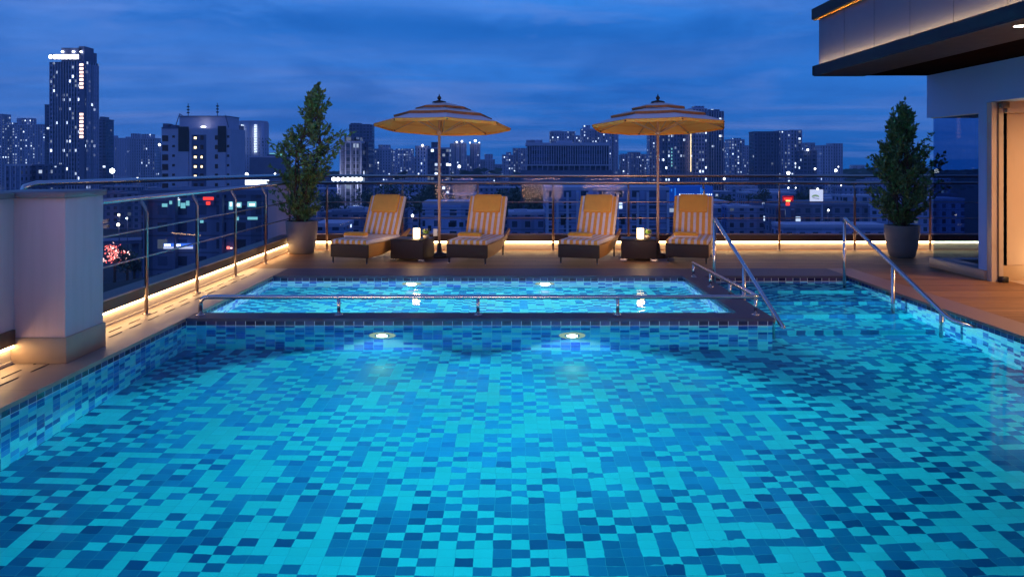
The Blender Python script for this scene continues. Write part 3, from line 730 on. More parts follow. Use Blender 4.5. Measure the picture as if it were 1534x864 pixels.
# ================================================================== parasols
def parasol(label, x, y, tilt):
    t = thing('parasol', label, 'parasol', (x, y, 0), R(8), 'tiered yellow and white parasols')
    bm = B(); tube(bm, [(0, 0, .02), (0, 0, 2.55)], .0225, 14); obj('pole', bm, 'pole', t)
    bm = B(); lathe(bm, [(.24, 0), (.24, .04), (.05, .06), (.03, .22), (.028, .22)], 28); obj('base', bm, 'blackmetal', t)
    N = 8
    tr_ = (R(-4.2), tilt, 0); tl_ = (0, -2.3*math.sin(R(4.2)), .012)
    def ringpts(r, z, sag=0.0):
        out = []
        for k in range(N):
            a0, a1 = 2*math.pi*k/N, 2*math.pi*(k+1)/N
            for j in range(4):
                f = j/4; p = Vector((math.cos(a0), math.sin(a0)))*(1-f)+Vector((math.cos(a1), math.sin(a1)))*f
                out.append((p.x*r, p.y*r, z-sag*4*f*(1-f)*.25))
        return out
    def sheet(bm, rings, thick=0):
        prev = None
        for r, z, mi, sg in rings:
            cur = [bm.verts.new(p) for p in ringpts(r, z, sg)]
            if prev:
                for k in range(len(cur)):
                    f = bm.faces.new((prev[k], prev[(k+1) % len(cur)], cur[(k+1) % len(cur)], cur[k])); f.material_index = mi
            prev = cur
    can = thing('canopy_tilt', None, None); can.parent = t
    tier = [[(1.14, 2.165, 0, .02), (1.115, 2.176, 0, .02), (.96, 2.232, 1, .02), (.80, 2.285, 1, .02), (.62, 2.335, 0, .02), (.50, 2.365, 1, .02)],
            [(.82, 2.318, 0, .015), (.79, 2.329, 0, .015), (.66, 2.368, 1, .015), (.60, 2.382, 0, .015), (.40, 2.425, 1, .015), (.30, 2.44, 1, .01)],
            [(.46, 2.452, 0, .01), (.435, 2.46, 0, .01), (.30, 2.495, 1, .01), (.26, 2.506, 0, .01), (.14, 2.535, 1, .01), (.05, 2.558, 1, 0)]]
    mats = [['yellow', 'whitecloth'], ['yellow', 'whitecloth'], ['yellow', 'whitecloth']]
    nm = ['canopy', 'upper_canopy', 'top_canopy']
    for i, tr in enumerate(tier):
        bm = B(); sheet(bm, tr); o = obj(nm[i], bm, mats[i], t, loc=tl_, rot=tr_)
        so = o.modifiers.new('s', 'SOLIDIFY'); so.thickness = .003
        # valance
        r, z = tr[0][0], tr[0][1]; d = .045 if i == 0 else .032
        bm = B(); up = ringpts(r+.002, z, tr[0][3]); lo_ = ringpts(r-.008, z-d, tr[0][3])
        a = [bm.verts.new(p) for p in up]; c = [bm.verts.new((p[0], p[1], p[2]+rnd.uniform(-.006, .006))) for p in lo_]
        for k in range(len(a)): bm.faces.new((a[k], a[(k+1) % len(a)], c[(k+1) % len(a)], c[k]))
        v = obj('valance', bm, 'yellow' if i == 0 else 'fringe', o); sv = v.modifiers.new('s', 'SOLIDIFY'); sv.thickness = .004
    # striped lining under the main tier
    bm = B(); sheet(bm, [(1.13, 2.157, 0, .02), (.92, 2.238, 0, .02), (.86, 2.258, 1, .02), (.62, 2.328, 0, .02), (.56, 2.345, 1, .02), (.30, 2.41, 0, .02), (.04, 2.47, 0, 0)])
    obj('lining', bm, ['lining', 'fringe2'], t, loc=tl_, rot=tr_)
    bpy.data.objects.remove(can)
    for k in range(N):
        a = 2*math.pi*k/N; c, s = math.cos(a), math.sin(a)
        bm = B(); tube(bm, [(c*.04, s*.04, 2.455), (c*1.125, s*1.125, 2.150)], .0085, 8); tube(bm, [(c*1.115, s*1.115, 2.150), (c*1.14, s*1.14, 2.143)], .014, 8, 1)
        rb = obj('rib', bm, ['pole', 'blackmetal'], t, loc=tl_, rot=tr_)
        bm = B(); tube(bm, [(c*.035, s*.035, 2.06), (c*.58, s*.58, 2.298)], .0075, 8); obj('strut', bm, 'pole', rb)
    bm = B(); lathe(bm, [(.04, 2.03), (.045, 2.06), (.04, 2.09)], 16); obj('hub', bm, 'pole', t)
    bm = B()
    lathe(bm, [(.12, 2.555), (.11, 2.575), (.05, 2.59), (.012, 2.60)], 12)
    lathe(bm, [(.012, 2.595), (.034, 2.625), (.034, 2.645), (.014, 2.665), (.004, 2.70)], 14)
    obj('finial', bm, 'blackmetal', t)
M['fringe2'] = plain('lining_stripe', (.84, .42, .10), .9, var=.1)
M['lining'] = plain('orange_lining', (.92, .52, .15), .9, var=.08)
parasol('tiered yellow and white parasol over the left pair of loungers', -1.20, 13.62, R(1.6))
parasol('tiered yellow and white parasol over the right pair of loungers', 2.44, 13.62, R(.4))
hc = B(); rbox(hc, -.035, .035, -.004, .004, -.06, .06, .003, seg=1)
o = obj('hanging_card', hc, 'tag'); o.location = (-1.262, 13.58, .40); tag(o, 'small white card hanging beside the left parasol pole', 'card')

# ================================================================== potted trees
def potted_tree(label, x, y, rtop, rbot, h, prof, seed, ntwig, stems, lean=0.):
    rr = random.Random(seed)
    t = thing('potted_tree', label, 'potted tree', (x, y, 0), 0, 'bushy trees in round concrete pots')
    bm = B(); lathe(bm, [(rbot*.9, 0), (rbot, .01), (rbot+(rtop-rbot)*.45, h*.3), (rtop*.985, h*.75), (rtop, h-.01), (rtop*.99, h), (rtop*.93, h), (rtop*.92, h-.05)], 48)
    obj('pot', bm, 'potclay', t)
    bm = B(); lathe(bm, [(rtop*.93, h-.06), (.01, h-.045)], 32); obj('soil', bm, 'soil', t)
    def rad(z):
        for (z0, r0), (z1, r1) in zip(prof, prof[1:]):
            if z0 <= z <= z1: return r0+(r1-r0)*(z-z0)/(z1-z0)
        return 0
    ztop = prof[-1][0]; zlo = prof[0][0]
    tb = B(); lb = B()
    # stems
    sl = []
    for s in range(stems):
        a = 6.28*s/stems+rr.random(); top = ztop*(1-.18*s/stems)-.05; pts = []
        for k in range(9):
            f = k/8; z = h-.06+(top-h+.06)*f; lx = lean*max(0, z-1.1)/1.8; q = rad(max(z, zlo))*.32*math.sin(f*2.6)
            pts.append(Vector((lx+.04*math.cos(a)+q*math.cos(a+f), .04*math.sin(a)+q*math.sin(a+f), z)))
        sl.append(pts); tube(tb, pts, [.020*(1-.85*k/8)+.003 for k in range(9)], 7)
    def leaf(c, d, L):
        side = d.cross(Vector((rr.uniform(-1, 1), rr.uniform(-1, 1), rr.uniform(-1, 1)))).normalized()*L*.26
        nrm = d.cross(side).normalized()*L*.10
        a, b_, e_, f_ = c, c+d*L*.45+side, c+d*L, c+d*L*.45-side
        m_ = c+d*L*.5-nrm
        va, vb, ve, vf, vm = [lb.verts.new(q) for q in (a, b_, e_, f_, m_)]
        lb.faces.new((va, vb, vm)); lb.faces.new((vb, ve, vm)); lb.faces.new((ve, vf, vm)); lb.faces.new((vf, va, vm))
    for i in range(ntwig):
        z = zlo+(ztop-zlo)*(rr.random()**.95); r0 = rad(z)
        a = rr.random()*6.28; r1 = r0*(.30+.80*math.sqrt(rr.random()))*(1+.30*math.sin(3*a+z*6+seed)+.18*math.sin(5*a-z*11))
        if math.sin(2*a+z*9+seed*2) > .55 and rr.random() < .75: continue
        tip = Vector((r1*math.cos(a)+lean*max(0, z-1.1)/1.8, r1*math.sin(a), z+rr.uniform(0, .16)))
        st = sl[rr.randrange(stems)]; zb = z-.12-rr.random()*.30
        kb = min(range(9), key=lambda q: abs(st[q].z-zb)); base = st[kb]
        mid = (base+tip)/2+Vector((0, 0, -.03))
        tube(tb, [base, mid, tip], [.007, .004, .002], 4)
        nl = rr.randint(16, 30)
        for k in range(nl):
            f = .45+.58*rr.random(); p = base.lerp(mid, f*2) if f < .5 else mid.lerp(tip, (f-.5)*2)
            ax = (tip-mid).normalized()
            d = (Vector((rr.gauss(0, 1), rr.gauss(0, 1), rr.gauss(.2, .8)))+ax*1.1).normalized()
            leaf(p+Vector((rr.gauss(0, .012), rr.gauss(0, .012), rr.gauss(0, .012))), d, rr.uniform(.05, .105))
    obj('trunk', tb, 'bark', t); obj('crown', lb, 'leaf', t, recalc=False)
potted_tree('tall ragged potted tree at the left corner of the terrace', -3.60, 14.05, .270, .205, .56,
            [(.60, .12), (.80, .36), (1.0, .40), (1.15, .28), (1.4, .48), (1.65, .60), (1.95, .58), (2.1, .46), (2.25, .26), (2.5, .17), (2.66, .13), (2.76, .03)], 3, 300, 4, .30)
potted_tree('dense cone shaped potted tree by the grey building', 6.45, 13.5, .275, .195, .53,
            [(.55, .12), (.75, .34), (.95, .48), (1.2, .52), (1.5, .46), (1.7, .36), (1.9, .30), (2.1, .20), (2.28, .12), (2.42, .03)], 11, 380, 5, .03)

# ================================================================== CITY
G = -34.0
def wx(px, D): return (px-CX)/F*D
def wz(py, D): return EYE+(CY-py)/F*D
bm = B(); quad(bm, [(-1690, -140, G), (1690, -140, G), (1690, 1990, G), (-1690, 1990, G)])
struct('ground', bm, plain('city_ground', (.035, .035, .045), .95, var=.5, vscale=.02))

GRP_LOW = 'low buildings in the city beyond the railing'
def tower(label, p0, p1, py, D, mat, depth=16, blocks=(), ribs=0, ribm='concrete', group=None, name='apartment_tower', top=True, ang=0, cat='tower', tank=True):
    x0, x1, z = wx(p0, D), wx(p1, D), wz(py, D)
    cx = (x0+x1)/2; t = thing(name, label, cat, (cx, D+depth/2, G), 0, group)
    bm = B(); box(bm, x0, x1, D, D+depth, G, z); wpart('wall', bm, mat, t)
    if ribs:
        bm = B(); w = (x1-x0)/ribs
        for i in range(ribs+1):
            q = x0+w*i; wd = min(.55, w*.3)
            box(bm, q-wd/2, q+wd/2, D-.5, D-.003, G, z+.6)
        wpart('facade_ribs', bm, ribm, t)
    if top:
        bm = B(); box(bm, x0-.15, x1+.15, D-.15, D+depth+.15, z, z+.9); wpart('parapet', bm, 'concrete_d' if mat in ('f_dark', 'f_low3', 'f_fin') else 'concrete', t)
    for (a, c, y) in blocks:
        bm = B(); box(bm, wx(a, D+3), wx(c, D+3), D+3, D+depth-2, z+.003, wz(y, D+3)); wpart('roof_block', bm, mat, t)
    return t
T = tower
# --- far left cluster
T('dim flats cut by the left picture edge', -25, 4, 172, 950, 'f_far')
T('wide dim flats near the left edge with a scatter of lit windows', 4, 70, 188, 900, 'f_dense', blocks=((6, 22, 184), (25, 46, 177), (48, 62, 186)))
T('narrow dark tower tucked behind the tallest lit tower', 67, 80, 158, 800, 'f_dark')
T('dark stepped tower right of the tallest tower', 147, 158, 180, 760, 'f_dark', blocks=((149, 155, 175),))
T('low tan flats with balcony bays below the left cluster', 9, 31, 249, 420, 'f_low', ribs=3)
T('low brown flats directly left of the tallest tower base', 31, 73, 249, 430, 'f_low3', ribs=5, ribm='concrete_d')
for i, (a, c, y) in enumerate([(156, 164, 214), (164, 171, 203), (171, 188, 208), (188, 196, 206), (196, 203, 200), (203, 211, 207), (211, 226, 201), (226, 233, 206)]):
    pass
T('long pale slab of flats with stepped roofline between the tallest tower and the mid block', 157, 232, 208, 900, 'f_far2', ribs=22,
  blocks=((163, 170, 203), (188, 196, 205), (196, 204, 200), (211, 226, 201)))
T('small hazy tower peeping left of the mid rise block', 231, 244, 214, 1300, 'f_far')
# --- the tallest tower
D = 600
def footprint_tower():
    t = thing('skyscraper', 'tallest tower on the left with lit rooftop sign and glowing stair column', 'skyscraper', (wx(110, D), D, G))
    A, Bq, Cq, Dq = (wx(75, D+6), D+6), (wx(120, D), D), (wx(127, D), D+1), (wx(148, D+16), D+16)
    z = wz(92, D)
    bm = B(); prism(bm, [A, Bq, Cq, Dq, (wx(140, D+30), D+34), (wx(78, D+34), D+34)], G, z); wpart('wall', bm, 'f_tower', t)
    bm = B()
    for i in range(12):
        f = i/11; x = A[0]+(Bq[0]-A[0])*f; y = A[1]+(Bq[1]-A[1])*f
        box(bm, x-.22, x+.22, y-.7, y-.01, G, z)
    for i in range(1, 7):
        f = i/6; x = Cq[0]+(Dq[0]-Cq[0])*f; y = Cq[1]+(Dq[1]-Cq[1])*f
        box(bm, x-.18, x+.18, y-.7, y-.01, G, z-2)
    wpart('facade_ribs', bm, 'concrete', t)
    bm = B(); box(bm, Bq[0], Cq[0], D-1.4, D-.02, G, z-1); wpart('stair_column', bm, plain('stair_column_render', (.20, .19, .30), .8, vscale=.3), t)
    for ya, yb in ((96, 130), (170, 206)):
        y = ya
        while y < yb:
            bm = B(); box(bm, Bq[0]+.35, Cq[0]-.35, D-1.5, D-1.41, wz(y+3.4, D), wz(y, D)); wpart('stair_window', bm, 'orange_lit', t); y += 5.6
    bm = B(); box(bm, wx(92, D+8), wx(122, D+8), D+8, D+26, z, wz(72, D+8)); box(bm, wx(118, D+8), wx(126, D+8), D+8, D+22, z, wz(69.5, D+8)); wpart('penthouse', bm, 'concrete_d', t)
    for px in (93.5, 110, 121.5):
        bm = B(); lathe(bm, [(.5, wz(77, D)), (1.0, wz(76, D)), (.5, wz(75, D))], 8, (wx(px, D+7.2), D+7.2)); wpart('roof_lamp', bm, 'spark', t)
    bm = B(); box(bm, wx(140, D+14), wx(143, D+14), D+14, D+16, z, wz(80, D+14)); tube(bm, [(wx(141.5, D+14), D+15, z), (wx(141.5, D+14), D+15, wz(78, D))], .2, 6); wpart('roof_mast', bm, 'concrete_d', t)
    # rooftop sign: round emblem and two words too far off to read
    bm = B(); yy = D-1.5; zb, zt_ = wz(89, D), wz(82.5, D)
    def stroke(x0, x1, z0, z1): box(bm, wx(x0, D), wx(x1, D), yy, yy+.3, z0, z1)
    lathe_c = wx(77.6, D)
    for k in range(16):
        a0, a1 = 6.283*k/16, 6.283*(k+1)/16; r = 1.5; zc = wz(85.8, D)
        quad(bm, [(lathe_c, yy, zc), (lathe_c+r*math.cos(a0), yy, zc+r*math.sin(a0)), (lathe_c+r*math.cos(a1), yy, zc+r*math.sin(a1)), (lathe_c+r*.99*math.cos(a1), yy+.02, zc+r*.99*math.sin(a1))])
    hgt = zt_-zb
    x = 82.0
    for wi, cnt in enumerate((7, 4)):
        for q in range(cnt):
            w = 2.6 if wi == 0 else 3.4
            stroke(x, x+.7, zb, zt_); stroke(x+w-.75, x+w-.1, zb, zt_); stroke(x+.7, x+w-.75, zt_-hgt*.28, zt_)
            if q % 2: stroke(x+.7, x+w-.75, zb+hgt*.3, zb+hgt*.52)
            else: stroke(x+.7, x+w-.75, zb, zb+hgt*.25)
            x += w+.38
        x += 1.4
    wpart('rooftop_sign', bm, 'sign_white', t)
    bm = B(); box(bm, wx(76, D), wx(123, D), D-1.1, D-.75, wz(90, D), wz(81.5, D)); wpart('sign_backing', bm, 'concrete_d', t)
footprint_tower()
# --- mid-rise block with antennas
D = 260
t = thing('apartment_block', 'mid rise block with two brown panels and rooftop antennas', 'apartment block', (wx(295, D), D, G))
def fb(n, x0, x1, y0, y1, mat, d0=0., d1=None, par=None):
    bm = B(); box(bm, wx(x0, D), wx(x1, D), D-d0, D+(14 if d1 is None else d1), wz(y1, D), wz(y0, D)); return wpart(n, bm, mat, par or t)
fb('wall', 242, 346, 193, 403, 'concrete'); fb('roof_block', 263, 336, 174, 192.9, 'concrete', -3)
fb('roof_slab', 262, 337, 173, 173.9, 'concrete_d', -2.6)
fb('brown_panel', 268, 283, 190, 227, 'brownpanel', .5, -.01); fb('brown_panel', 327, 339, 189, 228, 'brownpanel', .5, -.01)
fb('bay', 268.5, 282.5, 227.2, 403, 'concrete', .4, -.01); fb('bay', 327.5, 338.5, 228.2, 403, 'concrete', .4, -.01)
fb('recess_strip', 287, 309, 202, 403, 'concrete_d', .03, -.005)
fb('parapet', 242, 268, 190.5, 192.9, 'concrete_d', .1, 13); fb('roof_pipe_rack', 242, 249, 185, 190.4, 'concrete_d', -1, 5); fb('roof_pipe_rack', 254, 260, 187, 190.4, 'concrete_d', -1, 5)
for y in [203+14.3*k for k in range(12)]:
    for (a, c) in ((243, 252), (290, 296), (300, 305), (322, 326.5), (258, 262), (340, 343.5)):
        wide = a in (243,)
        lit = (a == 290 and y < 262) or (a == 300 and 222 < y < 250)
        hh = 9 if wide else (6.5 if a in (290, 300, 322) else 3.6)
        w = fb('window', a, c, y, y+hh, 'darkwin', .06, -.006)
        if lit:
            fb('lit_pane', a+.8, c-1.4, y+2.2, y+hh-1, 'lit_warm', .10, -.07, None)
for (px, y0, y1) in ((274.5, 154, 173), (319, 153, 173)):
    bm = B(); x = wx(px, D); tube(bm, [(x, D+4, wz(y1, D)), (x, D+4, wz(y0, D))], .10, 6)
    for q in range(3): box(bm, x-.38, x+.38, D+3.8, D+4.2, wz(y0+4+q*4.5+2, D), wz(y0+4+q*4.5, D))
    wpart('antenna', bm, 'blackmetal', t)
for (x0, y0, x1, y1) in ((258, 188, 264, 170), (264, 170, 270, 174), (333, 172, 338, 190)):
    bm = B(); tube(bm, [(wx(x0, D), D+2.7, wz(y0, D)), (wx(x1, D), D+2.7, wz(y1, D))], .14, 6); wpart('roof_pipe', bm, 'concrete_d', t)
bm = B(); lathe(bm, [(.4, wz(191, D)), (.9, wz(190, D)), (.3, wz(188.8, D))], 10, (wx(303, D), D+1)); wpart('roof_lamp', bm, 'sign_white', t)
T('narrow dim wing joined behind the mid rise block', 345, 352, 187, 300, 'concrete_d', top=False, depth=10)
# --- round tower
D = 700
t = thing('round_tower', 'pale rounded tower with two strings of lights behind the mid rise block', 'tower', (wx(371, D), D+14, G))
bm = B(); lathe(bm, [(13.2, G), (13.2, wz(183, D))], 40, (wx(371.5, D), D+14)); wpart('wall', bm, facade('facade_round_tower', (.42, .42, .58), w=2.2, mu=.36, lit=.0, seed=51, stripe=.15), t)
bm = B(); lathe(bm, [(12.4, wz(183, D)), (12.4, wz(180.5, D))], 40, (wx(371.5, D), D+14)); wpart('roof_block', bm, 'concrete', t)
for px in (361.5, 381.5):
    n = 17
    bm = B()
    for q in range(n):
        y = 187+q*2.5; x = wx(px, D); box(bm, x-.28, x+.28, D+1.2-(.9 if px < 371 else .9), D+1.6, wz(y+1.2, D), wz(y, D))
        box(bm, x+1.1, x+1.5, D+.3, D+1.6, wz(y+1.2, D), wz(y+.4, D))
    wpart('light_string', bm, 'lit_cool', t)
T('dark block in front of the round tower', 374, 425, 236, 520, 'concrete_d', blocks=((400, 414, 231),))
t = thing('rooftop_shed', 'lit rooftop shed behind the left potted tree', 'shed', (wx(406, 519), 519, G))
bm = B(); box(bm, wx(400, 519), wx(416, 519), 524, 530, wz(236, 524), wz(229.5, 524)); wpart('wall', bm, 'lit_teal', t)
bm = B(); box(bm, wx(399, 519), wx(417, 519), 523, 531, wz(229.4, 524), wz(228.5, 524)); wpart('roof', bm, 'concrete', t)
# --- centre-left skyline
T('dark twin topped tower behind the lit flats by the left tree', 523, 557, 188, 820, 'f_dark', blocks=((525, 540, 184.5), (543, 554, 186)))
T('mid height flats with bright top windows by the left tree', 510, 541, 214, 430, facade('facade_lit_top', (.20, .20, .30), w=4.6, h=3.6, mu=.2, lit=.16, es=2, seed=61), blocks=((516, 534, 205), (520, 540, 209)), ribs=4)
T('dark side wing right of the bright topped flats', 541, 552, 213, 440, 'f_dark')
T('broad hazy flats with rounded roof under the left parasol rim', 560, 586, 224, 900, 'f_far', blocks=((567, 583, 217),))
T('speckled flats left of the left parasol pole, first', 586, 604, 226, 950, 'f_dense', blocks=((592, 602, 223),))
T('speckled flats with lit corner windows, second', 604, 618, 224, 960, 'f_dense')
T('low pale flats between speckled flats and the dark slab', 612, 632, 236, 850, 'f_far2', ribs=7)
T('plain slab with a bright lamp on its roof', 622, 641, 220, 720, 'f_far2')
T('dark flats with rows of lit windows behind the left parasol pole', 640, 673, 223, 560, facade('facade_lit_rows', (.10, .10, .17), w=2.6, h=3.2, mu=.15, lit=.22, es=2.2, seed=71, cool=.35), blocks=((646, 655, 213),), ribs=2)
T('hazy twin tower right of the left parasol pole, the wider one', 674, 698, 216, 1000, 'f_far', blocks=((680, 690, 212), (692, 698, 214)))
T('hazy twin tower right of the left parasol pole, the narrower one', 704, 719, 216, 1020, 'f_far')
T('low dim flats between the twin towers', 698, 705, 234, 1050, 'f_far2')
T('dim stepped flats right of the twin towers', 718, 741, 240, 980, 'f_far', blocks=((726, 738, 231),))
T('very low hazy flats fading right of the stepped flats', 740, 752, 247, 1100, 'f_far')
T('pale speckled flats left of the finned office', 752, 769, 233, 900, 'f_dense', blocks=((758, 766, 228),))
T('taller speckled flats left of the finned office', 768, 791, 223, 930, 'f_dense')
# --- finned office building
D = 480
t = thing('office_building', 'wide office with vertical fins and a projecting slab', 'office building', (wx(850, D), D, G))
fb('wall', 790, 912, 219, 400, 'f_fin', 0, 24)
bm = B(); n = 34
for i in range(n+1):
    q = wx(790+122*i/n, D); box(bm, q-.16, q+.16, D-.6, D-.004, wz(246, D), wz(218, D))
wpart('fins', bm, 'concrete', t)
fb('roof_fascia', 788, 914, 214, 218.5, 'concrete', .7, 24); fb('roof_block', 789, 813, 209.5, 213.9, 'f_far', -4, 18); fb('roof_skylight', 813, 832, 211, 213.9, 'lit_sky', -2, 10) if 'lit_sky' in M else None
fb('roof_screen', 835, 858, 210, 213.9, 'concrete', -2, 12)
fb('canopy_slab', 780, 916, 246.5, 248.3, 'concrete', 3, -.9); fb('podium', 780, 916, 255, 400, 'concrete_d', 2.5, -.9)
bm = B()
for i in range(18):
    q = wx(781+134*i/17, D); box(bm, q-.14, q+.14, D-2.9, D-2.6, wz(255, D), wz(248.4, D))
wpart('columns', bm, 'concrete', t)
T('lit flats rising behind the left half of the finned office', 824, 862, 198, 900, 'f_dense', blocks=((826, 842, 196),))
T('lit flats sloping down behind the middle of the finned office', 862, 872, 204, 920, 'f_dense')
T('tall ribbed tower behind the right half of the finned office', 871, 900, 194, 820, 'f_dense', ribs=10, blocks=((874, 884, 188),))
T('tall pale tower at the right end of the finned office', 900, 926, 196, 800, 'f_far', ribs=8)
T('round capped flats between the office and the right parasol pole', 930, 944, 233, 900, 'f_far', blocks=((931, 942, 230.5),))
T('lit flats between the office and the right parasol pole, middle', 943, 959, 229, 880, 'f_dense', ribs=6)
T('lit flats between the office and the right parasol pole, right', 959, 973, 232, 910, 'f_dense')
# --- towers behind right parasol
T('pale lit tower touching the right parasol pole', 973, 989, 184, 760, 'f_dense', ribs=4)
T('wide dark glass tower behind the right parasol', 989, 1033, 182, 700, 'f_tower', ribs=12, ribm='concrete_d')
T('blue ribbed high tower behind the right parasol rim', 1033, 1059, 164, 720, 'f_tower', ribs=6, blocks=((1040, 1055, 159), ))
T('dark high tower under the right parasol tip', 1058, 1084, 168, 740, 'f_dark', ribs=7, blocks=((1062, 1078, 164),))
for (px, D_, nm) in ((1035, 698, 'f'), (1042, 698, 'g')):
    pass
t = thing('light_column', 'vertical string of pale lights up the tower behind the right parasol', 'lights', (wx(1035, 697), 697, G))
bm = B()
for q in range(34): box(bm, wx(1034, 697), wx(1035.2, 697), 696, 696.6, wz(200+q*1.7+1, 697), wz(200+q*1.7, 697))
wpart('lamps', bm, 'lit_warm', t)
t = thing('light_column', 'short string of green lights on the dark tower by the right parasol pole', 'lights', (wx(1006, 697), 697, G))
bm = B()
for q in range(6): box(bm, wx(1005.3, 697), wx(1006.8, 697), 696, 696.6, wz(222+q*5+2.5, 697), wz(222+q*5, 697))
wpart('lamps', bm, 'lit_teal', t)
T('narrow lit tower right of the right parasol', 1084, 1092, 214, 860, 'f_dense')
T('pale speckled tower right of the right parasol', 1092, 1115, 210, 840, 'f_dense', ribs=6, blocks=((1098, 1110, 207),))
T('slim curved flats right of the speckled tower', 1115, 1126, 219, 870, 'f_far2', ribs=3)
T('plain dark slab standing apart right of the right parasol', 1130, 1167, 198.5, 700, 'f_dark', ribs=9, ribm='concrete_d')
T('brightly speckled flats joined to the plain dark slab, left half', 1167, 1185, 197, 720, 'f_dense', ribs=3)
T('brightly speckled flats joined to the plain dark slab, right half', 1185, 1201, 196, 740, facade('facade_speckle_pale', (.34, .34, .5), w=3.4, h=3.2, lit=.15, es=2.5, seed=91), ribs=2)
T('short dark block with a lamp at its roof edge', 1203, 1223, 227, 640, 'f_dark', ribs=2, ribm='concrete_d')
T('hazy flats behind the short dark block', 1204, 1221, 215, 900, 'f_far')
T('dim flats on the right, left half', 1230, 1248, 219, 800, 'f_far2', blocks=((1232, 1240, 217.5),))
T('dim flats on the right with one lit edge, right half', 1247, 1262, 216, 820, 'f_far2', ribs=2)
T('faint distant flats between the dim flats and the right tree', 1278, 1296, 248, 1500, 'f_far')
T('faint low sheds behind the right potted tree', 1296, 1345, 257, 1200, 'f_low')
# --- near low buildings seen through the railing
def low(label, p0, p1, py, D, mat='f_low', depth=14, name='low_rise_building', group=None, extras=(), ledges=()):
    t = T(label, p0, p1, py, D, mat, depth, name=name, group=group, cat='building')
    z = wz(py, D)
    for (a, c, y, m) in extras:
        bm = B(); box(bm, wx(a, D), wx(c, D), D+2, D+7, z+.9, wz(y, D)); wpart('roof_shed', bm, m, t)
    for q in ledges:
        bm = B(); box(bm, wx(p0, D)-.2, wx(p1, D)+.2, D-.5, D-.005, wz(q+1.2, D), wz(q, D)); wpart('cornice', bm, 'concrete', t)
    return t
def panes(t, D, lst, mat, name='window', d=.12):
    for (x0, x1, y0, y1) in lst:
        bm = B(); box(bm, wx(x0, D), wx(x1, D), D-d, D-d+.05, wz(y1, D), wz(y0, D)); wpart(name, bm, mat, t)
t = low('pale blue columned building behind the third lounger', 818, 1002, 285, 240, 'f_low2', 22, ledges=(306, 318, 342))
bm = B()
for i in range(13): q = wx(820+180*i/12, 240); box(bm, q-.35, q+.35, 239.2, 239.99, G, wz(288, 240))
wpart('pilasters', bm, 'concrete', t); panes(t, 240, [(840, 847, 322, 337), (868, 874, 334, 342), (900, 906, 324, 336), (930, 936, 324, 336), (955, 961, 324, 336)], 'darkwin')
t = low('blue grey building with stepped cornices behind the left parasol table', 633, 722, 307, 260, 'f_low2', 18, ledges=(312, 317, 323))
panes(t, 260, [(672, 682, 333, 340), (700, 706, 330, 338), (641, 646, 338, 346), (688, 694, 333, 340)], 'darkwin')
low('plain low roof behind the second lounger', 762, 815, 322, 250, 'f_low', extras=((770, 790, 315, 'concrete'),))
low('low grey block right of the columned building', 1003, 1080, 312, 270, 'f_low', ledges=(330,), extras=((1010, 1030, 305, 'concrete'),))
low('wide dim block between the handrails', 1090, 1170, 312, 330, 'f_low', extras=((1100, 1112, 306, 'concrete'), (1130, 1144, 300, 'concrete_d')))
low('pale walled block under the red neon sign', 1162, 1192, 312, 290, 'f_low3')
low('long dark roof below the white billboard', 1188, 1300, 309, 300, 'f_low3', 30)
low('low dim terrace of houses left of the right potted tree', 1175, 1330, 341, 250, 'f_low', 12, ledges=(350,))
low('block with lit upper windows behind the right potted tree', 1262, 1330, 295, 420, 'f_low2')
t = low('dark block at the lower left with teal lit offices', 212, 392, 292, 150, 'f_low3', 20)
panes(t, 150, [(254, 258, 301, 306), (262, 270, 300, 309), (271, 278, 304, 312), (279, 284, 301, 308), (243, 251, 305, 310), (343, 349, 302, 314), (351, 362, 303, 311), (371, 384, 302, 310), (352, 358, 325, 330), (371, 386, 325, 329), (300, 305, 330, 334)], 'lit_teal')
panes(t, 150, [(345, 348, 303, 309), (355, 360, 305, 309), (374, 382, 305, 308), (265, 268, 296, 297), (262, 270, 298.6, 299.6)], 'lit_cool', 'bright_pane', .18)
bm = B(); D = 149; box(bm, wx(216, D), wx(219, D), 148.5, 149.8, G, wz(292, D)); box(bm, wx(262, D), wx(264, D), 148.5, 149.8, G, wz(292, D)); box(bm, wx(330, D), wx(334, D), 148.5, 149.8, G, wz(292, D)); wpart('columns', bm, 'concrete_d', t)
low('pale panelled block behind the corner of the left railing', 392, 430, 283, 170, 'f_mid', 15)
low('dark long roof behind the first lounger', 480, 600, 322, 280, 'f_low3', 20, extras=((495, 520, 316, 'concrete_d'), (545, 560, 312, 'concrete')))
low('low block between the left tree and first lounger', 470, 515, 340, 200, 'f_low', 12)
# random low rise field
GEN = 'blurred low rise block among the roofs beyond the railing'
used = [(818, 1002, 240), (633, 722, 260), (212, 392, 150)]
r2 = random.Random(21)
for D, cnt, ylo, yhi in ((360, 9, 300, 322), (430, 11, 288, 308), (520, 12, 280, 296), (640, 14, 272, 286), (800, 15, 266, 276), (1000, 16, 261, 268), (1350, 17, 256, 262)):
    p = 120 if D > 400 else 470
    span = (1440-p)/cnt
    for i in range(cnt):
        a = p+span*i+r2.uniform(0, span*.35); w = span*r2.uniform(.45, .8)
        if D < 900 and 515 < a+w/2 < 560 and D < 600: continue
        y = r2.uniform(ylo, yhi); dd = D+r2.uniform(-12, 12)
        bl = [(a+w*.2, a+w*.2+min(w*.3, 14), y-r2.uniform(2, 5))] if r2.random() < .6 else []
        T(GEN, a, a+w, y, dd, r2.choice(['f_low', 'f_low2', 'f_low3', 'f_low', 'f_dense' if D > 900 else 'f_low']), r2.uniform(10, 22), blocks=bl, name='low_rise_building', group=GRP_LOW, cat='building')

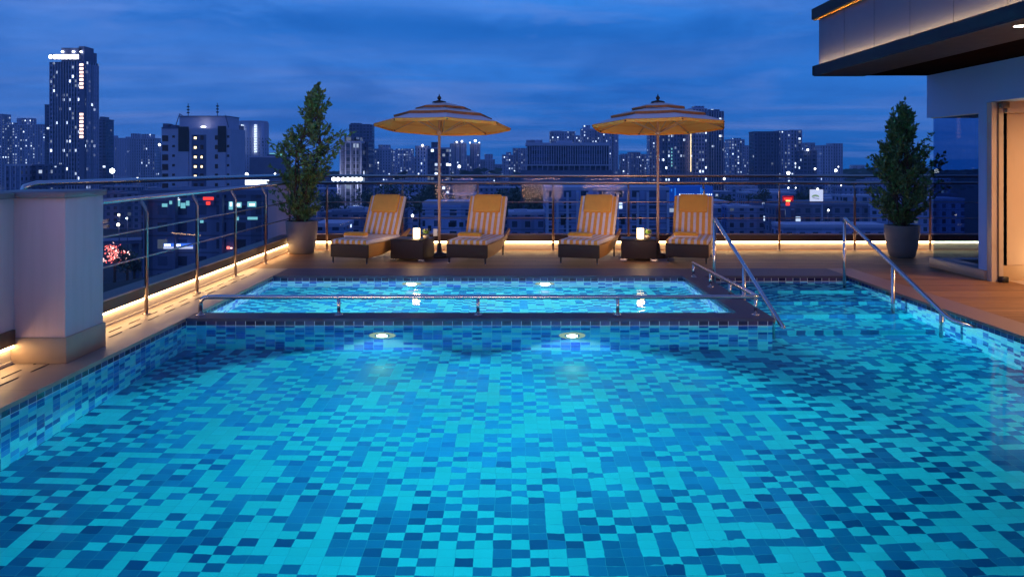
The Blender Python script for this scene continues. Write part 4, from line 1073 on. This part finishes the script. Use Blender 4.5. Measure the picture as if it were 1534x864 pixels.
# lamps and signs in the city
def flood(label, px, py, D, r, mat='spark', pole=8.0):
    t = thing('floodlight', label, 'floodlight', (wx(px, D), D, wz(py, D)-pole))
    x, z = wx(px, D), wz(py, D)
    bm = B(); tube(bm, [(x, D+r*1.2, G if pole > 100 else z-pole), (x, D+r*1.2, z)], .09, 6); wpart('pole', bm, 'concrete_d', t)
    bm = B(); lathe(bm, [(r*.15, z-r), (r*.8, z-r*.6), (r, z), (r*.8, z+r*.6), (r*.15, z+r)], 12, (x, D)); wpart('lamp_head', bm, mat, t)
FL = [(168, 256, 400, 1.5, 'spark', 'brilliant floodlight left of the mid rise block'), (206, 268, 300, .6, 'spark', 'smaller floodlight at the glass rail, left'),
      (239, 217, 240, .45, 'sign_white', 'pale roof lamp on the left corner of the mid rise block'), (369, 262, 380, 1.2, 'spark', 'bright floodlight under the round tower'),
      (412, 261, 380, .55, 'spark', 'small floodlight behind the left potted tree'), (633, 218, 715, 1.2, 'sign_white', 'round lamp on the slab left of the parasol pole'),
      (684, 213, 995, 1.2, 'sign_white', 'roof lamp on the wider hazy twin tower'), (692, 212, 995, 1.5, 'sign_white', 'larger roof lamp on the wider hazy twin tower'),
      (712, 211, 1015, 1.9, 'sign_white', 'bright roof lamp on the narrower hazy twin tower'), (704, 214, 1015, 1.0, 'sign_white', 'left roof lamp on the narrower hazy twin tower'),
      (718, 214, 1015, .9, 'sign_white', 'right roof lamp on the narrower hazy twin tower'), (674, 247, 500, .6, 'spark', 'street lamp below the hazy twin towers, left'),
      (688, 249.5, 500, 1.0, 'spark', 'street lamp below the hazy twin towers, right'), (1181, 259.5, 600, 1.5, 'spark', 'bright lamp at the foot of the speckled flats'),
      (1210, 224.5, 638, .9, 'spark', 'lamp on the roof edge of the short dark block'), (1221, 253, 600, .9, 'sign_white', 'lamp at the foot of the short dark block'),
      (1252, 255.5, 560, 1.1, 'spark', 'lamp at the foot of the dim flats on the right'), (1256, 250, 560, .5, 'sign_white', 'small upper lamp by the dim flats on the right'),
      (618, 323, 240, .45, 'spark', 'white lamp right of the first lounger backrest'), (1241, 315, 260, .38, 'spark', 'white lamp right of the billboard'),
      (1154, 308, 300, .3, 'spark_w', 'small lamp left of the red neon sign'), (1085, 268, 500, .9, 'sign_white', 'lamp under the right parasol tip'),
      (1181, 281.5, 400, .5, 'sign_white', 'small lamp above the red neon sign, left'), (1192, 281.5, 400, .4, 'sign_white', 'small lamp above the red neon sign, right'),
      (929, 279, 300, .3, 'sign_white', 'tiny lamp on the columned building roof'), (1260, 278, 420, .4, 'sign_white', 'tiny lamp above the roofs right of the billboard'),
      (178, 322, 200, .32, 'spark_w', 'street lamp cluster seen through the left glass, upper'), (177, 336.5, 190, .42, 'spark_w', 'street lamp cluster seen through the left glass, lower'),
      (190, 327, 200, .26, 'spark', 'white street lamp seen through the left glass')]
for (px, py, D, r, m, lb) in FL: flood(lb, px, py, D, r*.8, m)
t = thing('stadium_lights', 'row of very bright sports floodlights right of the left potted tree', 'floodlights', (wx(520, 420), 420, G))
for k, px in enumerate((500, 506, 514, 521, 528, 534, 540)):
    D = 420; x, z = wx(px, D), wz(268.5, D); bm = B(); lathe(bm, [(.2, z-1.0), (1.0, z-.5), (1.1, z), (1.0, z+.5), (.2, z+1.0)], 10, (x, D)); wpart('lamp_head', bm, 'spark', t)
for px in (505, 535):
    D = 420; bm = B(); tube(bm, [(wx(px, D), D+1.5, G), (wx(px, D), D+1.5, wz(269, D))], .3, 6); wpart('mast', bm, 'concrete', t)
t = thing('lit_canopy', 'white glowing awning seen through the glass rail right of the mid block', 'awning', (wx(376, 300), 300, G))
D = 300; bm = B(); prism(bm, [(wx(356, D), D), (wx(396, D), D), (wx(398, D), D+4), (wx(356, D), D+4)], wz(277, D), wz(270.5, D)); wpart('awning_roof', bm, 'sign_white', t)
for px in (357, 376, 395):
    bm = B(); tube(bm, [(wx(px, D), D+.5, G), (wx(px, D), D+.5, wz(277, D))], .12, 6); wpart('post', bm, 'concrete_d', t)
t = thing('neon_sign', 'red and yellow neon sign on a post above the roofs', 'sign', (wx(1180, 285), 285, wz(315, 285)))
D = 285
def pl(n, x0, x1, y0, y1, m, d=0., th=.1, par=None):
    bm = B(); box(bm, wx(x0, D), wx(x1, D), D-d-th, D-d, wz(y1, D), wz(y0, D)); return wpart(n, bm, m, par or t)
pl('sign_panel', 1172, 1188.5, 293.5, 303, 'red_dark' if 'red_dark' in M else glow('red_panel', (.5, .01, .02), .6, False))
bm = B()
for k in range(4):
    x0 = 1174+3.2*k
    box(bm, wx(x0, D), wx(x0+.8, D), D-.3, D-.15, wz(299.5, D), wz(296, D)); box(bm, wx(x0+1.7, D), wx(x0+2.4, D), D-.3, D-.15, wz(299.5, D), wz(296, D)); box(bm, wx(x0, D), wx(x0+2.4, D), D-.3, D-.15, wz(299.6, D), wz(298.8, D))
wpart('sign_letters', bm, 'red_neon', t)
pl('sign_centre', 1177, 1183.5, 299.7, 302.5, 'yellow_neon', .2); pl('sign_post_glow', 1177, 1183, 303, 308, 'red_neon', 0); pl('sign_post', 1176.5, 1184, 308, 330, 'concrete_d', 0, .6)
pl('sign_shelf', 1169, 1176, 313, 314.3, 'concrete', 0, .5); pl('sign_shelf', 1184.5, 1189.5, 313, 314.3, 'concrete', 0, .5)
t = thing('billboard', 'white lit billboard with green arch emblem over the dark roof', 'billboard', (wx(1222, 285), 285, wz(315, 285)))
pl('board', 1213, 1232.5, 284, 301.5, 'board_white', 0, .3)
bm = B(); c = (1221, 296)
def arc(r0, r1, a0, a1, n=10, oy=.34, sx=1.0):
    for k in range(n):
        p = [(a0+(a1-a0)*k/n), (a0+(a1-a0)*(k+1)/n)]
        pt = lambda r, a: (wx(c[0]+r*sx*math.cos(a), D), D-oy, wz(c[1]-r*.72*math.sin(a), D))
        quad(bm, [pt(r0, p[0]), pt(r1, p[0]), pt(r1, p[1]), pt(r0, p[1])])
arc(3.6, 6.2, R(15), R(165)); wpart('emblem_arch', bm, 'board_green', t)
bm = B(); arc(2.4, 3.4, R(40), R(150), 8, .36); wpart('emblem_mark', bm, 'board_dark', t)
bm = B()
for k in range(6): x0 = 1217+1.7*k; box(bm, wx(x0, D), wx(x0+1.1, D), D-.36, D-.31, wz(297.2+.25*k, D), wz(295.9+.25*k, D))
wpart('board_text', bm, 'board_dark', t)
pl('board_lamp', 1223.5, 1225.5, 282, 284.5, 'sign_white', 0, .5); pl('board_ledge', 1213, 1232, 304.5, 306.3, 'concrete', 0, .6); pl('board_post', 1230.7, 1232, 306.5, 330, 'concrete', 0, .4); pl('board_post', 1216, 1217.2, 306.5, 330, 'concrete_d', 0, .4)
# blue sign on the dark left block
D = 149.3
t = thing('shop_sign', 'blue and white lit sign board low on the dark left block', 'sign', (wx(268, D), D, wz(372, D)))
pl('blue_panel', 245.5, 289, 364.5, 369.4, 'sign_blue', 0, .1); pl('white_strip', 245.2, 289.2, 369.5, 372.6, 'board_white', .02, .1)
bm = B()
for k in range(5): box(bm, wx(246.8+1.9*k, D), wx(248+1.9*k, D), D-.16, D-.105, wz(368.4, D), wz(365.8, D))
for k in range(3): box(bm, wx(265+2.2*k, D), wx(266.4+2.2*k, D), D-.16, D-.105, wz(368, D), wz(366, D))
wpart('sign_letters', bm, 'sign_white', t)
t = thing('red_sign', 'red two line lit sign above the roof of the dark left block', 'sign', (wx(312, D), D, wz(305, D)))
pl('upper_line', 304.5, 320, 295.2, 299.6, 'red_neon'); pl('lower_line', 309, 315, 302, 307, 'red_neon'); pl('back_frame', 303.8, 320.6, 294.4, 307.6, 'concrete_d', -.12, .08)
t = thing('traffic_sign', 'small red lit sign low behind the left railing', 'sign', (wx(345, D), D, wz(374, D)))
pl('sign_face', 340, 344, 369, 373, 'red_blob'); pl('sign_face', 345, 348, 370.5, 372.5, 'pink_blob'); pl('bracket', 341, 347, 373.2, 374.2, 'concrete_d')
# blue floodlit shop row behind the fourth lounger
D = 330; t = thing('floodlit_shopfront', 'blue floodlit shopfront with a row of white bulbs', 'shopfront', (wx(1035, D), D, G))
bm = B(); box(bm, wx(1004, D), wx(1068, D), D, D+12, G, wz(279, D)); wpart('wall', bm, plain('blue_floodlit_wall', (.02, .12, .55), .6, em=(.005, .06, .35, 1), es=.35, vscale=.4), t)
for x0, x1, y0, y1 in ((1005, 1007, 283, 287), (1010.5, 1012.5, 282, 296), (1049, 1051, 281, 289), (1052, 1054, 284, 290), (1043, 1044.5, 293, 299)): pl('light_panel', x0, x1, y0, y1, 'blue_glow', .05)
for k in range(15):
    if k == 7: continue
    x0 = 1017.5+3.4*k; pl('bulb', x0, x0+1.3, 290.6, 292.4, 'lit_cool', .1)
# tree of red lamps / traffic glow lower left
def blobtree(name, label, cat, px, py, D, rx, rz, mats, n, s, group=None, seed=1):
    rr = random.Random(seed); x, z = wx(px, D), wz(py, D)
    t = thing(name, label, cat, (x, D, G), 0, group)
    bm = B(); tube(bm, [(x, D, G), (x+.2, D, z-rz*.6), (x, D, z)], [.45, .3, .12], 8)
    for k in range(5):
        a = 6.28*k/5; tube(bm, [(x, D, z-rz*.7), (x+rx*.6*math.cos(a), D+rx*.5*math.sin(a), z+rz*.2)], [.18, .05], 5)
    wpart('trunk', bm, 'bark', t)
    bm = B()
    lobes = [(Vector((rr.gauss(0, .42)*rx, rr.gauss(0, .42)*rx, rr.gauss(0, .38)*rz)), rr.uniform(.3, .55)) for _ in range(9)]
    for i in range(n):
        lc, lr = rr.choice(lobes)
        d = Vector((rr.gauss(0, 1), rr.gauss(0, 1), rr.gauss(0, .8))).normalized()
        p = Vector((x, D, z))+lc+d*lr*rx*rr.uniform(.6, 1.05)
        u = Vector((rr.gauss(0, 1), rr.gauss(0, 1), rr.gauss(0, 1))).normalized(); v = u.cross(d).normalized()
        q = s*rr.uniform(.6, 1.3)
        f = quad(bm, [p-u*q, p+v*q*.6, p+u*q, p-v*q*.6]); f.material_index = rr.randrange(len(mats))
    wpart('crown', bm, mats, t)
    return t, lobes
blobtree('lamp_lit_tree', 'tree hung with red lamps seen through the left glass', 'tree', 171, 379, 205, 3.4, 2.8, ['fartree', 'fartree', 'red_blob', 'red_blob', 'pink_blob'], 260, .34, seed=4)
GT = 'dark trees among the roofs beyond the railing'
for i, (px, py, D, rx) in enumerate([(640, 292, 330, 8), (655, 288, 350, 7), (628, 298, 320, 6), (742, 300, 330, 7), (775, 296, 320, 8), (795, 291, 330, 7), (805, 303, 310, 7), (600, 300, 340, 7), (745, 312, 290, 6), (1140, 290, 420, 6),
                                     (1205, 292, 430, 7), (560, 303, 330, 7), (495, 300, 340, 7), (1310, 285, 450, 7), (190, 380, 210, 4), (200, 388, 200, 4), (1085, 300, 400, 6), (585, 290, 380, 7)]):
    blobtree('city_tree', 'dark round crowned tree among the roofs beyond the railing', 'tree', px, py+4, D, rx, rx*.6, ['fartree'], 900, rx*.085, GT, seed=40+i)
# wooded horizon
bm = B(); r3 = random.Random(5)
for i in range(5200):
    D = r3.uniform(900, 1900); px = r3.uniform(-60, 1600); x = wx(px, D)
    z = G+(wz(255.5+3*math.sin(px*.013)+2*math.sin(px*.041), D)-G)*math.sqrt(r3.random()); s = r3.uniform(4, 9)
    p = Vector((x, D, z)); u = Vector((1, r3.uniform(-.5, .5), r3.uniform(-.4, .4)))*s; v = Vector((r3.uniform(-.3, .3), r3.uniform(-.3, .3), 1))*s*.4
    quad(bm, [p-u, p-v, p+u, p+v])
o = obj('distant_woodland', bm, 'fartree'); tag(o, 'dark band of distant trees along the horizon', 'woodland', kind='stuff')
# elevated road lower left
t = thing('flyover', 'elevated road crossing the view through the left glass', 'flyover', (wx(180, 240), 240, G))
bm = B(); prism(bm, [(-150, 215), (-104, 232), (-104, 240), (-150, 223)], -22, -21); wpart('deck', bm, 'concrete_d', t)
bm = B(); prism(bm, [(-150, 214.6), (-104, 231.6), (-104, 232), (-150, 215)], -21, -20.2); wpart('barrier', bm, 'concrete', t)
for x, y in ((-140, 222), (-122, 229), (-108, 235)):
    bm = B(); lathe(bm, [(1, G), (1, -22)], 10, (x, y)); wpart('pier', bm, 'concrete_d', t)

# ================================================================== HAZE
HZ = B(); box(HZ, -1700, 1700, -150, 2000, G-1, 170)
hm, hnt, hout = new_mat('evening_haze'); hb = NB(hnt)
hv = hb.n('ShaderNodeVolumePrincipled'); hv.inputs['Color'].default_value = (.60, .75, 1, 1); hv.inputs['Density'].default_value = .00022
hb.link(hv.outputs[0], hout.inputs[1])
hz = obj('haze', HZ, hm); hz['kind'] = 'stuff'; hz['label'] = 'thin blue evening haze over the city'
# ================================================================== SKY
w = bpy.data.worlds.new('World'); S.world = w; w.use_nodes = True
nt = w.node_tree
for n_ in list(nt.nodes): nt.nodes.remove(n_)
b = NB(nt); out = b.n('ShaderNodeOutputWorld'); bg = b.n('ShaderNodeBackground')
d = b.n('ShaderNodeTexCoord').outputs['Generated']; xyz = b.sep(d)
sky = b.n('ShaderNodeTexSky', sky_type='NISHITA'); sky.sun_disc = False; sky.sun_elevation = R(1.0); sky.sun_rotation = R(200); sky.air_density = 1.2; sky.dust_density = .6; sky.ozone_density = 4
el = b.math('MAXIMUM', xyz[2], 0.0)
grad = b.ramp(el, [(0, (.002, .13, .52)), (.045, (.016, .19, .70)), (.10, (.028, .235, .83)), (.20, (.040, .27, .90)), (.32, (.05, .15, .48)), (.6, (.06, .08, .26)), (1, (.055, .065, .22))])
# left side of the sky is paler and more violet
lf = b.math('MULTIPLY_ADD', xyz[0], -1.25, .10, clamp=True)
grad = b.mixc(b.math('MULTIPLY', lf, .75), grad, (.085, .265, .82, 1))
q = b.math('ADD', el, .07)
cl = b.comb(b.math('DIVIDE', xyz[0], q), b.math('DIVIDE', xyz[1], q), 0.0)
c1 = b.noise(b.mapping(cl, (.40, .62, 1), (3.1, 1.7, 0)), 1.0, 7, .60, .6)
c2 = b.noise(b.mapping(cl, (.30, .70, 1), (9.3, 4.2, 2)), 1.0, 7, .6, .5)
dark = b.ramp(c1, [(.44, (0, 0, 0)), (.60, (1, 1, 1))])
lite = b.ramp(c2, [(.46, (0, 0, 0)), (.66, (1, 1, 1))])
grad = b.mixc(b.math('MULTIPLY', lite, .60), grad, (.17, .29, .74, 1))
grad = b.mixc(b.math('MULTIPLY', dark, .36), grad, (.007, .13, .55, 1))
nb = b.noise(b.mapping(d, (2.2, 2.2, 11)), 1.6, 5, .6, .4)
cen = b.math('MULTIPLY_ADD', xyz[0], -.035, .155)
dz = b.math('DIVIDE', b.math('SUBTRACT', el, cen), .026)
band = b.math('POWER', 2.718, b.math('MULTIPLY', b.math('MULTIPLY', dz, dz), -1.0))
band = b.math('MULTIPLY', band, b.ramp(nb, [(.33, (0, 0, 0)), (.52, (1, 1, 1))]))
grad = b.mixc(b.math('MULTIPLY', band, .85), grad, (.007, .14, .58, 1))
cen2 = b.math('MULTIPLY_ADD', xyz[0], .06, .075)
dz2 = b.math('DIVIDE', b.math('SUBTRACT', el, cen2), .02)
band2 = b.math('POWER', 2.718, b.math('MULTIPLY', b.math('MULTIPLY', dz2, dz2), -1.0))
nb2 = b.noise(b.mapping(d, (2.6, 2.6, 9), (4, 2, 1)), 1.5, 5, .6, .3)
band2 = b.math('MULTIPLY', band2, b.ramp(nb2, [(.42, (0, 0, 0)), (.62, (1, 1, 1))]))
grad = b.mixc(b.math('MULTIPLY', band2, .7), grad, (.004, .12, .54, 1))
mo = b.noise(b.mapping(d, (3.0, 3.0, 8.0), (1.3, .4, 2.2)), 1.9, 6, .55, .5)
grad = b.mixc(b.math('MULTIPLY', b.ramp(mo, [(.50, (0, 0, 0)), (.66, (1, 1, 1))]), .50), grad, (.006, .12, .52, 1))
grad = b.mixc(b.math('MULTIPLY', b.ramp(mo, [(.30, (1, 1, 1)), (.45, (0, 0, 0))]), .40), grad, (.17, .30, .78, 1))
sk = b.n('ShaderNodeMix', data_type='RGBA', blend_type='ADD'); sk.inputs[0].default_value = .02
b.link(grad, sk.inputs[6]); b.link(sky.outputs[0], sk.inputs[7])
b.link(sk.outputs[2], bg.inputs[0]); bg.inputs[1].default_value = 1.0; b.link(bg.outputs[0], out.inputs[0])

# ================================================================== CAMERA AND RENDER
cam = bpy.data.cameras.new('camera'); co = bpy.data.objects.new('camera', cam); COL.objects.link(co)
co.location = (0, 0, EYE); co.rotation_euler = (R(90), 0, 0)
cam.sensor_width = 36; cam.lens = 36*F/1534; cam.shift_x = (767-CX)/1534; cam.shift_y = -(432-CY)/1534
cam.clip_start = .05; cam.clip_end = 12000
S.camera = co
S.render.engine = 'CYCLES'
S.view_settings.view_transform = 'Standard'; S.view_settings.look = 'None'; S.view_settings.exposure = 0; S.view_settings.gamma = 1
cy = S.cycles
cy.use_denoising = True
try: cy.denoiser = 'OPENIMAGEDENOISE'
except Exception: pass
cy.max_bounces = 10; cy.transparent_max_bounces = 16; cy.transmission_bounces = 8; cy.glossy_bounces = 5; cy.diffuse_bounces = 3
cy.sample_clamp_indirect = 3.0; cy.sample_clamp_direct = 0
cy.caustics_reflective = False; cy.caustics_refractive = True; cy.blur_glossy = .6
